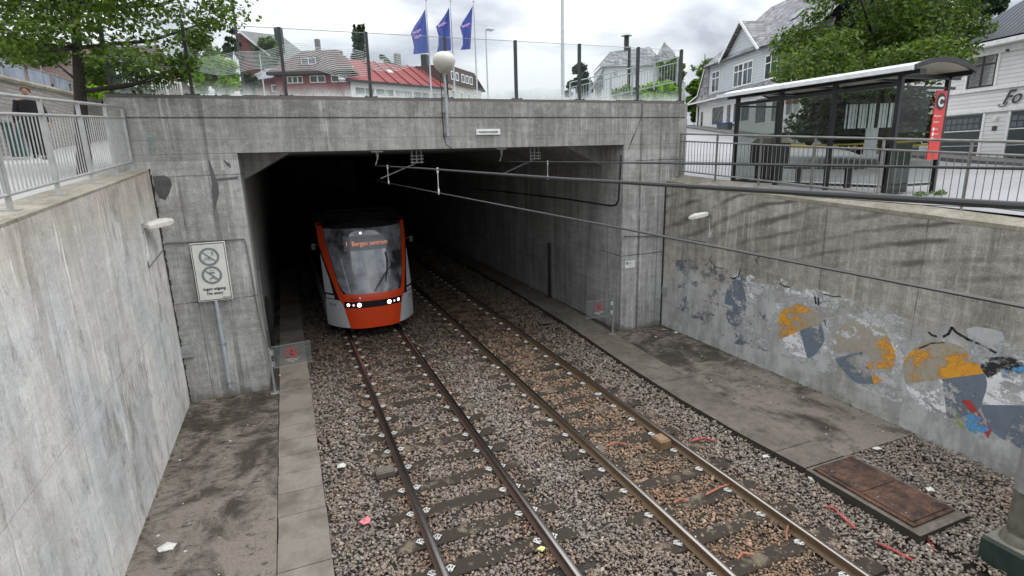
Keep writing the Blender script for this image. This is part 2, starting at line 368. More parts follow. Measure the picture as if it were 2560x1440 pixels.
def sector(b, cy, cz, ry, rz, a0, a1, off, n=24):
    pts = [(XW - off, cy, cz)] if abs(a1 - a0) < 350 else []
    for i in range(n + 1):
        a = R(a0 + (a1 - a0) * i / n); wob = 1 + .02 * math.sin(7 * a + cy)
        pts.append((XW - off, cy - ry * wob * math.cos(a), cz + rz * wob * math.sin(a)))
    b.add(pts, [tuple(range(len(pts)))])
# angles as seen from the track: 0 = towards the camera (right in view), 90 = up
def wheel(cy, cz, ry, rz, secs, lab):
    for k, (a0, a1, mt) in enumerate(secs):
        b = MB(); sector(b, cy, cz, ry, rz, a0, a1, (.0022 if lab == 'x' else .003) + .0005 * k); o = b.build('painted_sector', mt, tr)
        if lab != 'x': o['label'] = lab
wheel(10.8, 1.38, .42, .5, [(110, 250, orange2)], 'small faded orange sector nearest the portal'); wheel(10.3, 1.33, .36, .62, [(0, 360, bluegrey)], 'faded blue-grey oval nearest the portal')
wheel(8.36, 1.16, .6, .6, [(30, 215, tan)], 'x'); wheel(6.9, 1.16, .63, .66, [(-20, 200, tan)], 'x')
wheel(8.36, 1.16, .6, .6, [(35, 215, orange), (-65, 35, bluegrey), (215, 295, chipw)], 'wheel of orange, blue-grey and white')
wheel(6.9, 1.16, .63, .66, [(45, 210, chipw2), (-60, 45, orange), (210, 300, bluegrey)], 'wheel of white, orange and blue-grey')
wheel(5.44, 1.13, .66, .68, [(28, 208, tan), (28, 208, orange), (-75, 28, bluegrey), (208, 285, chipw)], 'largest wheel, orange over blue-grey and white')
wheel(4.25, 1.15, .62, .72, [(20, 200, chipw), (200, 290, bluegrey)], 'white wheel cut by the right edge of the photo')
def wpoly(pts, mt, off, name='paint_patch'):
    b = MB(); b.add([(XW - off, *PX(px, py, XW)[1:]) for px, py in pts], [tuple(range(len(pts)))]); return b.build(name, mt, tr)
wpoly([(2416, 822), (2440, 816), (2478, 822), (2506, 830), (2514, 850), (2510, 880), (2516, 898), (2470, 896), (2440, 905), (2422, 900), (2424, 862)], pale, .0055)
wpoly([(2405, 1000), (2425, 1000), (2480, 1075), (2470, 1095)], redp, .006)
wpoly([(2410, 1040), (2440, 1030), (2460, 1050), (2475, 1075), (2440, 1088), (2420, 1075)], bluep, .0065)
wpoly([(2385, 1045), (2400, 1035), (2412, 1050), (2415, 1075), (2395, 1062)], greenp, .006)
wpoly([(2455, 895), (2520, 890), (2560, 905), (2560, 935), (2500, 930), (2470, 945), (2452, 920)], spray, .0065)
wpoly([(2500, 925), (2560, 915), (2560, 930), (2510, 945)], bluep, .007)
def wline(pts, r=.016):
    b = MB(); P_ = [(XW - .004, *PX(px, py, XW)[1:]) for px, py in pts]
    for p, q in zip(P_[:-1], P_[1:]): b.bar(p, q, .006, r * 2, up=(0, 0, 1)) if False else b.obox((np.array(p) + q) / 2, (.002, 0, 0), (np.array(q) - p) / 2 * 1.1, np.cross((1, 0, 0), (np.array(q) - p) / np.linalg.norm(np.array(q) - p)) * r)
    b.build('spray_line', spray, tr)
wline([(2322, 830), (2330, 838), (2342, 841)]); wline([(2358, 842), (2372, 834), (2380, 818), (2390, 830), (2420, 848), (2455, 862), (2490, 882)], .02)
wline([(1825, 694), (1836, 697), (1846, 690), (1852, 675)]); wline([(1778, 640), (1772, 655), (1764, 664)], .008); wline([(1778, 655), (1790, 668), (1808, 671)], .008); wline([(1950, 708), (1962, 716), (1975, 718)], .012)
wline([(2038, 742), (2040, 760)], .02); wline([(2046, 745), (2047, 762)], .02); wline([(2062, 800), (2064, 812)], .01)
wline([(2300, 870), (2330, 858), (2360, 856)], .014); wline([(1900, 640), (1890, 650), (1894, 660)], .01); wline([(2060, 735), (2085, 742), (2100, 740)], .01)
scuff = chip('white_scuffs', (.70, .71, .71), .54, 3, .1); scuffb = chip('blue_grey_scuffs', (.13, .16, .19), .53, 2.5, .12); scuffw = chip('pale_overpaint', (.50, .51, .505), .47, 1.6, .12)
wpoly([(1690, 650), (1760, 645), (1850, 680), (1925, 740), (1925, 880), (1840, 860), (1740, 800), (1690, 770)], scuffb, .001)
wpoly([(1850, 700), (1940, 715), (2100, 745), (2250, 790), (2430, 830), (2560, 870), (2560, 1120), (2420, 1090), (2250, 1010), (2080, 940), (1930, 880), (1850, 850)], scuffw, .0015)
wpoly([(1935, 690), (2100, 740), (2260, 800), (2270, 960), (2100, 930), (1940, 860)], scuff, .002)
wpoly([(1815, 680), (1850, 672), (1900, 700), (1915, 760), (1870, 770), (1830, 735)], scuff, .002)
# portal
tp = thing('tunnel_portal', 'streaked concrete tunnel portal with a wide rectangular opening over both tracks', 'portal', (4, YP, WZ))
b = MB()
b.box(-3.05, -.85, YP, 14.4, -.6, 5.34); b.build('pier', M['portal'], tp, bevel=.02)
b = MB(); b.box(8.78, 10.9, YP, 14.4, -.6, 5.34); b.build('pier', M['portal'], tp, bevel=.02)
b = MB(); b.box(-3.05, 10.9, YP, 14.4, 5.34, 6.035); b.box(-3.05, 10.9, YP + .05, 14.4, 6.035, 6.075); b.box(-3.05, 10.9, YP + .01, 14.4, 6.075, 6.43)
b.build('lintel', M['portal'], tp)
b = MB(); b.box(-3.04, 10.87, YP + .12, YP + .34, 6.43, 6.51); b.build('plinth', simple('plinth_stone', (.13, .12, .11), .8), tp)
b = MB()
for i in range(40):
    z = -.05 + i * .128; w1, w2 = random.uniform(.012, .05), random.uniform(.012, .05)
    b.add([(-2.499, YP - .012, z), (-2.499 + w1, YP - .004, z), (-2.499 + w2, YP - .004, z + .128), (-2.499, YP - .012, z + .128)], [(0, 1, 2, 3)])
b.build('joint_filler', simple('joint_filler', (.03, .028, .024), .9, bump=.6), tp)
b = MB(); b.box(10.21, 10.249, YP - .03, YP - .002, -.05, 4.2); b.build('joint_filler', bpy.data.materials['joint_filler'], tp)
mdark = concrete('damp_patch_concrete', (.14, .14, .14), (.07, .07, .07), .3); mcrk = simple('crack_filler', (.10, .10, .098), .9)
def ppoly(pts, mt, off, name='mortar_patch'):
    b = MB(); q = [PY(px, py, YP) for px, py in pts]; b.add([(p[0], YP - off, p[2]) for p in q], [tuple(range(len(q)))]); return b.build(name, mt, tp)
ppoly([(382, 441), (410, 438), (426, 446), (430, 462), (424, 482), (414, 500), (398, 495), (388, 478)], mdark, .004)
ppoly([(520, 400), (524, 402), (538, 440), (546, 462), (548, 485), (540, 515), (536, 530), (533, 510), (529, 480), (530, 458)], mcrk, .003, 'crack')
ppoly([(538, 447), (595, 441), (594, 448), (540, 453)], mcrk, .004, 'crack')
ppoly([(1607, 275), (1602, 300), (1592, 325), (1578, 350), (1566, 388), (1573, 370), (1582, 345), (1594, 318)], mcrk, .003, 'crack')
ppoly([(556, 398), (576, 410), (578, 420), (568, 415)], mcrk, .003, 'crack')
teal = chip('faded_teal_spray', (.28, .42, .40), .45, 6, .2)
ppoly([(365, 315), (378, 325), (392, 350), (385, 380), (372, 385), (368, 350)], teal, .004, 'spray_mark')
# tunnel shell
tt = thing('tunnel', 'dark concrete tunnel tube behind the portal, sooty walls and ceiling', 'tunnel', (4, 40, WZ))
b = MB()
b.box(-1.2, -.86, 14.4, 75, -.6, 5.34); b.box(8.79, 9.2, 14.4, 75, -.6, 5.34); b.box(-1.2, 9.2, 14.4, 75.3, 5.339, 5.8); b.box(-1.2, 9.2, 75, 75.3, -.6, 5.34)
b.add([(8.79, 14.4, 4.75), (8.79, 75, 4.75), (7.6, 75, 5.34), (7.6, 14.4, 5.34)], [(0, 1, 2, 3)]); b.add([(8.79, 14.4, 4.75), (7.6, 14.4, 5.34), (8.79, 14.4, 5.34)], [(0, 1, 2)])
b.add([(-.86, 14.4, 4.75), (-.86, 75, 4.75), (.2, 75, 5.34), (.2, 14.4, 5.34)], [(3, 2, 1, 0)]); b.add([(-.86, 14.4, 4.75), (-.86, 14.4, 5.34), (.2, 14.4, 5.34)], [(0, 1, 2)])
b.build('shell', M['tunnel'], tt)
# bridge deck behind the portal, carries the plaza
b = MB(); b.box(-2.85, 10.88, 14.4, 60, 5.85, 6.3); tag(b.build('bridge_deck', M['cap']), kind='structure')
# ================================================================== GROUND
def gmat():
    t = NT('damp_asphalt'); x, y, z = t.xyz()
    a = t.noise(t.sc(1.1, .8, 1), 1.2, 8, .7, .5); f = t.noise(scale=45, detail=4, rough=.7)
    c = t.mix(t.ramp(f, [(.3, 0), (.7, 1)]), (.13, .108, .088), (.27, .232, .195))
    mrw = t.n('ShaderNodeMapRange', i_1=7.0, i_2=12.5, i_3=-.03, i_4=.045); t.L(y, mrw.inputs[0]); a = t.m('ADD', a, mrw.outputs[0])
    c = t.mix(t.ramp(a, [(.45, 0), (.60, .9)]), c, (.030, .024, .017))
    sp_ = t.noise(t.sc(3.5, 9, 1), 1, 7, .8); c = t.mix(t.ramp(t.m('ADD', sp_, mrw.outputs[0]), [(.54, 0), (.60, .92)]), c, (.022, .018, .012))
    m_ = t.noise(scale=.9, detail=6); c = t.mix(t.ramp(m_, [(.6, 0), (.72, .5)]), c, (.07, .075, .03))
    sp2 = t.vor(scale=9); c = t.mix(t.m('MULTIPLY', t.ramp(sp2, [(.035, 1), (.05, 0)]), t.ramp(t.noise(scale=2), [(.52, 0), (.56, 1)])), c, (.5, .48, .44))
    return t.bsdf(c, t.ramp(a, [(.4, .6), (.7, .85)]), bump=f, bs=.5, bd=.01)
M['asph'] = gmat()
def slabm():
    t = NT('kerb_slab'); f = t.noise(scale=60, detail=4, rough=.7); a = t.noise(scale=1.6, detail=6, rough=.65)
    c = t.mix(t.ramp(f, [(.3, 0), (.7, 1)]), (.19, .165, .138), (.30, .265, .225))
    c = t.mix(t.ramp(a, [(.42, 0), (.68, .75)]), c, (.085, .07, .055))
    isl = t.n('ShaderNodeObjectInfo').outputs['Random']
    ri = t.geo.outputs['Random Per Island']
    c = t.mix(.5, c, t.mix(ri, t.mix(1, c, (.7, .7, .7), 'MULTIPLY'), t.mix(1, c, (1.25, 1.22, 1.18), 'MULTIPLY')))
    x, y, z = t.xyz()
    return t.bsdf(c, .8, bump=f, bs=.4, bd=.006)
M['slab'] = slabm()
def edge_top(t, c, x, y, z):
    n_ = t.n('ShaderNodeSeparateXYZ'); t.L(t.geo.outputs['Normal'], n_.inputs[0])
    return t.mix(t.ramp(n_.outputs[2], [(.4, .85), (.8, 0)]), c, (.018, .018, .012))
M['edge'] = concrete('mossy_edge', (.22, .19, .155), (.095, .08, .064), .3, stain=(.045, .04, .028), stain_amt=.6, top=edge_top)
b = MB(); b.box(-2.5, -.665, -3, YP, -.6, WZ); b.box(-.87, -.665, YP, 75.1, -.6, WZ - .006); b.box(-.7, -.6, YP, 75.1, -.6, WZ - .04); tag(b.build('left_walkway', M['asph'], keep=True), kind='structure')
# right walkway, edge follows gentle curve
kerb = [(60, 7.95), (20, 7.9), (15, 7.72), (11, 7.42), (8.7, 7.33), (7, 7.36), (5.72, 7.45)]
def kx(y):
    ks = sorted(kerb); return float(np.interp(y, [a for a, _ in ks], [c for _, c in ks]))
b = MB()
ysr = [60, 40, 25, 20, 18, 15, 13.26, 11, 9.6, 8.7, 7.8, 7, 6.3, 5.72]
inner = .92
for y0, y1 in zip(ysr[:-1], ysr[1:]):
    xr = 8.79 if y1 >= 13.26 else 10.25
    b.add([(kx(y0) + inner, y0, WZ), (xr, y0, WZ), (xr, y1, WZ), (kx(y1) + inner, y1, WZ)], [(0, 3, 2, 1)]) if y1 >= 13.26 and kx(y0) + inner < xr else None
    if y1 < 13.26: b.add([(kx(y0) + inner, y0, WZ), (10.25, y0, WZ), (10.25, y1, WZ), (kx(y1) + inner, y1, WZ)], [(0, 3, 2, 1)])
b.add([(kx(5.72) + inner, 5.72, WZ), (10.25, 5.72, WZ), (10.25, 5.72, -.5), (kx(5.72) + inner, 5.72, -.5)], [(0, 1, 2, 3)])
tag(b.build('right_walkway', M['asph'], keep=True), kind='structure')
b = MB()
for y0, y1 in zip(ysr[:-1], ysr[1:]):
    a0, a1 = kx(y0), kx(y1); g = .006 if y0 in (9.6, 6.3, 13.26, 18) else 0; g2 = .006 if y1 in (9.6, 6.3, 13.26, 18) else 0
    q = [(a0, y0 - g), (min(a0 + inner - .01, 8.78) if y0 > 13.3 else a0 + inner - .01, y0 - g), (min(a1 + inner - .01, 8.78) if y0 > 13.3 else a1 + inner - .01, y1 + g2), (a1, y1 + g2)]
    b.add([(x, y, WZ + .012) for x, y in q] + [(x, y, -.5) for x, y in q], [(0, 3, 2, 1), (0, 4, 7, 3), (0, 1, 5, 4), (2, 3, 7, 6), (1, 2, 6, 5)])
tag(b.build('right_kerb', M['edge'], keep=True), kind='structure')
# copy the paler wear onto kerb top via its own slabs in slab material
b = MB(); y = 60.0; yy = 4.3 + .0
kk = 0
for i in range(-4, 40):
    y0 = 6.76 + .617 * (i - 4) ; y1 = y0 + .617 - .012
    j = random.uniform(-.006, .006); dz = random.uniform(-.004, .004)
    b.box(-.65 + j, .03 + j, y0, y1, -.5, WZ + .012 + dz)
tag(b.build('kerb_slabs', M['slab'], keep=True), kind='structure')
bm_ = NT('ballast_bed'); f = bm_.noise(scale=30, detail=5, rough=.7); c = bm_.mix(bm_.ramp(f, [(.35, 0), (.65, 1)]), (.018, .015, .012), (.07, .06, .05)); bm_.bsdf(c, .9, bump=f, bs=1, bd=.03)
b = MB(); b.box(-.64, 10.3, -3, 75, -.7, -.2); tag(b.build('track_bed', bm_.mat, keep=True), kind='structure')
# --- ballast stones
def rocks(xs, ys, zs, rad):
    ph = (1 + 5 ** .5) / 2
    I = np.array([(-1, ph, 0), (1, ph, 0), (-1, -ph, 0), (1, -ph, 0), (0, -1, ph), (0, 1, ph), (0, -1, -ph), (0, 1, -ph), (ph, 0, -1), (ph, 0, 1), (-ph, 0, -1), (-ph, 0, 1)]); I /= np.linalg.norm(I[0])
    T = np.array([(0, 11, 5), (0, 5, 1), (0, 1, 7), (0, 7, 10), (0, 10, 11), (1, 5, 9), (5, 11, 4), (11, 10, 2), (10, 7, 6), (7, 1, 8), (3, 9, 4), (3, 4, 2), (3, 2, 6), (3, 6, 8), (3, 8, 9), (4, 9, 5), (2, 4, 11), (6, 2, 10), (8, 6, 7), (9, 8, 1)])
    n = len(xs)
    J = I[None] * rng.uniform(.5, 1.3, (n, 12, 1)); J = J * (rad[:, None, None] * np.stack([rng.uniform(.9, 1.7, n), rng.uniform(.65, 1.1, n), rng.uniform(.38, .7, n)], 1)[:, None, :])
    a, bb, cc = rng.uniform(0, 6.28, n), rng.normal(0, .45, n), rng.normal(0, .45, n)
    def rot(J, ax, an):
        c, s = np.cos(an)[:, None], np.sin(an)[:, None]; i, k = [(1, 2), (0, 2), (0, 1)][ax]
        K = J.copy(); K[:, :, i] = J[:, :, i] * c - J[:, :, k] * s; K[:, :, k] = J[:, :, i] * s + J[:, :, k] * c; return K
    J = rot(rot(rot(J, 0, bb), 1, cc), 2, a)
    J += np.stack([xs, ys, zs], 1)[:, None, :]
    return J.reshape(-1, 3), (T[None] + 12 * np.arange(n)[:, None, None]).reshape(-1, 3)
def scatter():
    P_ = []
    def patch(x0, x1, y0, y1, dens, r):
        n = int((x1 - x0) * (y1 - y0) * dens)
        P_.append(np.stack([rng.uniform(x0, x1, n), rng.uniform(y0, y1, n), rng.normal(-.175, .014, n), r * rng.lognormal(0, .28, n)], 1))
    patch(.03, 10.2, 2.2, 6, 950, .0215); patch(.03, 7.6, 6, 9, 850, .0225); patch(.03, 7.7, 9, 13, 560, .027); patch(.03, 8, 13, 22, 260, .036); patch(0, 8, 22, 34, 60, .05)
    A = np.concatenate(P_); x, y = A[:, 0], A[:, 1]
    keep = np.ones(len(A), bool)
    keep &= ~((y > 5.74) & (x > np.vectorize(kx)(y)))
    # mound at the edges, hollow over sleepers near the rails
    for rx in (1.33, 2.86, 4.61, 6.1): keep &= ~(np.abs(x - rx) < .075)
    sl = np.abs(((y - 6.05) / .665 + .5) % 1 - .5) * .665
    for cx in (2.095, 5.355):
        d = np.abs(x - cx); sl2 = np.where(cx > 4, np.abs(((y - 5.88) / .665 + .5) % 1 - .5) * .665, sl); bare = (sl2 < .125 + .03 * np.sin(x * 11 + y * 5)) & (((d > .38 + .1 * np.sin(y * 9)) & (d < 1.18 + .1 * np.sin(y * 7))) & (rng.random(len(A)) < np.where(y < 13, .90, .55)) | (d <= .42) & (rng.random(len(A)) < .25))
        keep &= ~bare
    A[:, 2] += np.where((x > 7.5) & (y < 5.7), .1, 0) + np.where((x > 6.6) & (x < 7.5), .05 * (x - 6.6), 0) + .02 * np.sin(x * 3.1 + y) * np.sin(y * 2.3)
    A = A[keep]; return rocks(A[:, 0], A[:, 1], A[:, 2], A[:, 3])
def rockmat():
    t = NT('ballast_stone'); x, y, z = t.xyz(); ri = t.geo.outputs['Random Per Island']
    c = t.ramp(ri, [(0, (.15, .126, .107)), (.3, (.20, .172, .147)), (.6, (.245, .212, .181)), (.92, (.295, .26, .222)), (.985, (.44, .39, .325))])
    # rust from the rails, strongest on the right-hand track
    n_ = t.noise(scale=.7, detail=5)
    def near(cx, wd):
        d = t.m('ABSOLUTE', t.m('SUBTRACT', x, cx)); mr = t.n('ShaderNodeMapRange', i_1=0.0, i_2=wd, i_3=1.0, i_4=0.0); t.L(d, mr.inputs[0]); return mr.outputs[0]
    k = t.m('MAXIMUM', t.m('MULTIPLY', near(5.35, 1.9), 1.25), t.m('MAXIMUM', near(1.33, .6), near(2.86, .6)))
    k = t.ramp(t.m('MULTIPLY', k, t.m('ADD', n_, .35)), [(.30, 0), (.8, .9)])
    rr = t.m('FRACT', t.m('MULTIPLY', ri, 17.3)); kk = t.m('MULTIPLY', k, t.ramp(rr, [(0, .45), (.7, 1)]))
    c = t.mix(kk, c, t.mix(1, c, (1.02, .76, .54), 'MULTIPLY'))
    c = t.mix(t.ramp(t.noise(scale=.9, detail=6, rough=.7), [(.38, 0), (.6, .6)]), c, t.mix(1, c, (1.04, .89, .75), 'MULTIPLY'))
    pn = t.m('MULTIPLY', t.ramp(t.m('ADD', near(2.1, 1.6), t.m('MULTIPLY', n_, .5)), [(.7, 0), (1.2, .6)]), t.ramp(rr, [(.3, 0), (1, 1)])); c = t.mix(pn, c, t.mix(1, c, (1.0, .8, .72), 'MULTIPLY'))
    dk = t.n('ShaderNodeMapRange', i_1=11.0, i_2=15.0, i_3=0.0, i_4=.75); t.L(y, dk.inputs[0])   # stones turn darker and browner into the tunnel mouth
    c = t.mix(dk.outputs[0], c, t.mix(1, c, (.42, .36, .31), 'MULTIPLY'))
    f = t.noise(scale=80, detail=3)
    return t.bsdf(c, .8, bump=f, bs=.3, bd=.004)
M['rock'] = rockmat()
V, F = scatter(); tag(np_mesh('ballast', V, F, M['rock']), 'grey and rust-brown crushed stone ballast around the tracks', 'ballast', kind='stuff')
# ================================================================== TRACK
def railmat(name, rust, shine):
    t = NT(name); n_ = t.n('ShaderNodeSeparateXYZ'); t.L(t.geo.outputs['Normal'], n_.inputs[0]); x, y, z = t.xyz()
    up = t.m('MULTIPLY', t.ramp(n_.outputs[2], [(.75, 0), (.9, 1)]), t.m('GREATER_THAN', z, -.02))
    nz = t.noise(t.sc(20, .6, 20), 1, 4); c = t.mix(t.noise(scale=18, detail=5), [q * .6 for q in rust], [q * 1.35 for q in rust])
    c = t.mix(up, c, t.mix(nz, [q * .7 for q in shine], shine))
    return t.bsdf(c, t.mix(up, (.75,) * 3, (.26,) * 3), up)
r_ = [railmat('rail_left_track', (.10, .058, .042), (.46, .43, .41)), railmat('rail_right_track', (.15, .098, .055), (.50, .455, .40))]
prof = [(-.036, -.004), (-.03, 0), (.03, 0), (.036, -.004), (.036, -.034), (.010, -.05), (.008, -.128), (.066, -.146), (.07, -.158), (-.07, -.158), (-.066, -.146), (-.008, -.128), (-.010, -.05), (-.036, -.034)]
RL = ['first rail from the left, edge of the left track', 'inner rail of the left track, second from the left', 'inner rail of the right track, brown and third from the left', 'outermost rail on the right, nearest the right kerb']
RX = [1.33, 2.86, 4.61, 6.10]
for i, rx in enumerate(RX):
    b = MB(); b.prism([(rx + u, z) for u, z in prof], -3, 74)
    tag(b.build('rail', r_[i // 2], smooth=True), 'steel rail, ' + RL[i], 'rail', 'rails of the two tracks')
def slm():
    t = NT('sleeper_concrete'); a = t.noise(scale=2.2, detail=6, rough=.7); f = t.noise(scale=40, detail=4)
    c = t.mix(t.ramp(a, [(.54, 0), (.62, 1)]), (.030, .021, .013), (.17, .135, .095)); c = t.mix(t.ramp(f, [(.4, .0), (.7, .35)]), c, (.05, .045, .03))
    return t.bsdf(c, .85, bump=f, bs=.6, bd=.01)
M['sleeper'] = slm(); M['clip'] = simple('clip_steel', (.66, .65, .62), .4, .25, var=.2)
b = MB(); b.box(-1.25, 1.25, -.135, .135, -.36, -.152)
s0 = thing('sleeper', 'x', 'sleeper', (0, 0, 0), group='concrete sleepers under the tracks')
o = b.build('beam', M['sleeper'], s0, bevel=.015)
cm = None
def clipmesh(sgn, rx):
    b = MB(); pts = []
    for i in range(13):
        a = i / 12 * math.pi * 1.6; pts.append((rx + sgn * (.085 + .028 * (1 - math.cos(a))), -.045 + .022 * math.sin(a) + .0, -.135 + .012 * math.sin(a * 2)))
    pts2 = [(p[0] + sgn * .045, p[1] + .055, p[2]) for p in pts[::-1]]
    b.tube(pts + pts2[1:], .0085, 6); b.tube([(rx + sgn * .07, .03, -.14), (rx + sgn * .12, .045, -.125), (rx + sgn * .155, .06, -.145)], .009, 6)
    b.box(rx + sgn * .115 - .03, rx + sgn * .115 + .03, -.035, .035, -.162, -.15)
    return b
for rx in (-.765, .745):
    for sg in (-1, 1): clipmesh(sg, rx).build('rail_clip', M['clip'], s0, smooth=True)
bpy.context.view_layer.update(); reg(s0)
k = 0
for ti, cx in enumerate((2.095, 5.355)):
    for i in range((0, -3)[ti], 30):
        y = 6.05 + .665 * i + (0 if ti == 0 else -.17)
        o = s0 if k == 0 else copy_tree(s0)
        o.location = (cx, y, 0); k += 1
        n_ = i + (1, 4)[ti]; sfx = 'th' if 10 < n_ < 20 else {1: 'st', 2: 'nd', 3: 'rd'}.get(n_ % 10, 'th')
        o['label'] = "mossy concrete sleeper, %d%s of the %s track counted from the photo's bottom edge" % (n_, sfx, ['left', 'right'][ti])
        if y > 18: o['label'] = 'unlit concrete sleeper of the %s track far inside the tunnel' % ['left', 'right'][ti]; o['group'] = 'unlit sleepers of the %s track in the tunnel' % ['left', 'right'][ti]
# ================================================================== TRAM
TX = 2.1; HW = 1.325
def yf(s, z): return 16.25 + .30 * max(z - 1.1, 0) ** 1.1 + .95 * abs(s) ** 2.8 + (max(z - 3.2, 0) * 3.2) ** 2
def S(s, z, off=0):
    s = max(-1.03, min(1.03, s)); k = .95 * 2.8 * abs(s) ** 1.8 * (1 if s > 0 else -1) / HW
    L = math.hypot(k, 1); return np.array([TX + HW * s + off * k / L, yf(s, z) - off / L, z])
tram_orange = simple('tram_orange_paint', (.66, .058, .012), .28, 0, var=.05, bump=.02)
tram_white = simple('tram_white_paint', (.52, .54, .56), .3, 0, var=.06, bump=.02)
tram_black = simple('tram_black_panel', (.012, .012, .014), .22, 0, var=.2, bump=0)
wsg = NT('windscreen_glass'); wsg.bsdf(wsg.mix(wsg.ramp(wsg.noise(scale=1.6, detail=5), [(.38, 0), (.58, 1)]), (.02, .022, .026), (.22, .235, .26)), .04, 0, spec=1.0, Coat_Weight=1.0)  # pale patches painted into the glass colour stand in for sky reflections
def emat(name, c, s):
    t = NT(name); e = t.n('ShaderNodeEmission', i_Strength=s); e.inputs[0].default_value = (*c, 1); t.L(e.outputs[0], t.out.inputs[0]); return t.mat
lampw = emat('headlight_glow', (1, .96, .92), 3.5); lampp = emat('marker_light_glow', (1, .62, .62), 1.1); ledo = emat('orange_led', (1, .38, .18), .6)
tram = thing('tram', 'orange and white tram with its headlights on, coming out of the dark tunnel', 'tram', (TX, 17, 0))
def grid(b, rows, off=0, n=24, thick=True):   # rows: (z, sL, sR)
    vs = []; 
    for z, a, c in rows:
        for i in range(n + 1): vs.append(S(a + (c - a) * i / n, z, off))
    k = n + 1
    fs = [(r * k + i, r * k + i + 1, (r + 1) * k + i + 1, (r + 1) * k + i) for r in range(len(rows) - 1) for i in range(n)]
    b.add(vs, fs)
def rows(z0, z1, L, Rr, m=14):
    zs = np.linspace(z0, z1, m); return [(z, float(np.interp(z, [p[0] for p in L], [p[1] for p in L])), float(np.interp(z, [p[0] for p in Rr], [p[1] for p in Rr]))) for z in zs]
b = MB(); grid(b, [(z, -1, 1) for z in (.2, .35, .6, .9, 1.2, 1.6, 2, 2.4, 2.8, 3.1, 3.25, 3.35, 3.45, 3.52)], 0, 30)
b.add([S(-1, .2), S(-.5, .2), S(0, .2), S(.5, .2), S(1, .2), (TX + 1.2, 19, .25), (TX - 1.2, 19, .25)], [tuple(range(7))[::-1]])
for sg in (-1, 1):
    x = TX + sg * HW; b.add([(x, 17.2, .22), (x, 47, .22), (x, 47, 3.35), (x, 17.9, 3.35)], [(0, 1, 2, 3)])
b.add([(TX - HW, 17.2, 3.35), (TX + HW, 17.2, 3.35), (TX + HW, 47, 3.35), (TX - HW, 47, 3.35)], [(0, 1, 2, 3)]); b.add([(TX - HW, 47, .22), (TX + HW, 47, .22), (TX + HW, 47, 3.35), (TX - HW, 47, 3.35)], [(3, 2, 1, 0)])
b.build('body', tram_black, tram, smooth=True)
b = MB()
wr = [(.21, .55), (.53, .6), (.9, .655), (1.02, .66), (1.06, .7)]
for sg in (-1, 1):
    rr = rows(.22, 1.06, wr, [(0, 1.0)], 8); grid(b, [(z, sg * a, sg * c) if sg > 0 else (z, -c, -a) for z, a, c in rr], .004, 10)
    rr = rows(1.24, 2.35, [(1.24, .84), (1.65, .88), (2.35, .99)], [(0, 1.0)], 10); grid(b, [(z, a, c) if sg > 0 else (z, -c, -a) for z, a, c in rr], .004, 6)
    x = TX + sg * (HW + .003); b.add([(x, 17.22, .22), (x, 46, .22), (x, 46, 1.06), (x, 17.22, 1.06)], [(0, 1, 2, 3)])
b.build('side_panel', tram_white, tram, smooth=True)
b = MB(); grid(b, rows(.205, 1.26, [(.2, -.55), (.53, -.6), (.9, -.65), (1.2, -.76), (1.26, -.76)], [(.2, .55), (.53, .6), (.9, .65), (1.2, .76), (1.26, .76)], 10), .009)
inn = [(1.2, .60), (1.34, .68), (1.6, .725), (1.9, .765), (2.3, .81), (2.75, .87), (3.4, .90)]; out = [(1.2, .75), (1.65, .83), (2.2, .93), (2.65, 1.0), (3.4, 1.02)]
rr = rows(1.24, 3.3, inn, out, 16); grid(b, rr, .009, 5); grid(b, [(z, -c, -a) for z, a, c in rr], .009, 5)
b.build('front_mask', tram_orange, tram, smooth=True)
b = MB(); grid(b, rows(1.255, 3.14, [(a, -c + .012) for a, c in [(1.2, .52), (1.34, .655)] + inn[2:]], [(a, c - .012) for a, c in [(1.2, .52), (1.34, .655)] + inn[2:]], 16), .012)
wso = b.build('windscreen', wsg.mat, tram, smooth=True)
b = MB(); grid(b, rows(.84, 1.04, [(0, -.64)], [(0, .64)], 3), .014); hb = b.build('headlight_band', tram_black, tram, smooth=True)
def disc(s, z, r, mt, name, par, off=.02):
    c = S(s, z, off); c2 = S(s, z, off - .03); n_ = (c - c2) / np.linalg.norm(c - c2); a = np.cross(n_, (0, 0, 1)); a /= np.linalg.norm(a); u = np.cross(a, n_)
    b = MB(); n = 16; ring = [c + r * (math.cos(q) * a + math.sin(q) * u) for q in np.linspace(0, 2 * math.pi, n, endpoint=False)]; ring2 = [p - n_ * .03 for p in ring]
    b.add(ring + ring2, [tuple(range(n))] + [(i, (i + 1) % n, n + (i + 1) % n, n + i) for i in range(n)]); return b.build(name, mt, par)
for sg in (-1, 1):
    disc(sg * .33, .935, .062, lampw, 'headlight', tram); disc(sg * .45, .935, .034, lampp, 'marker_light', tram); disc(sg * .555, .94, .045, lampw, 'headlight', tram)
disc(-.12, 3.0, .035, emat('roof_lamp_glow', (1, .95, .8), 1.6), 'lamp', tram, .025)
def bend(o, off):   # lay flat lettering on the curved front
    for v in o.data.vertices:
        wx, wz = v.co.x + TX, v.co.z; p = S((wx - TX) / HW, wz, off); v.co = Vector(p) - Vector((TX, 17, 0))
def ttext(s, x, z, size, mt, name, off, **k):
    o = text(s, size, mt, tram, (x, 16, z), (1, 0, 0), (0, 0, 1), name, ext=0, **k); bend(o, off); return o
b = MB(); grid(b, rows(2.5, 2.92, [(0, -.50)], [(0, .44)], 2), .016); b.build('display', simple('display_panel', (.20, .21, .23), .2, bump=0), tram, smooth=True)
ttext('1  Bergen sentrum', TX - .62, 2.64, .19, ledo, 'display_lettering', .022, sx=.86)
ttext('skyss', TX - .66, 1.09, .10, tram_black, 'lettering', .016)
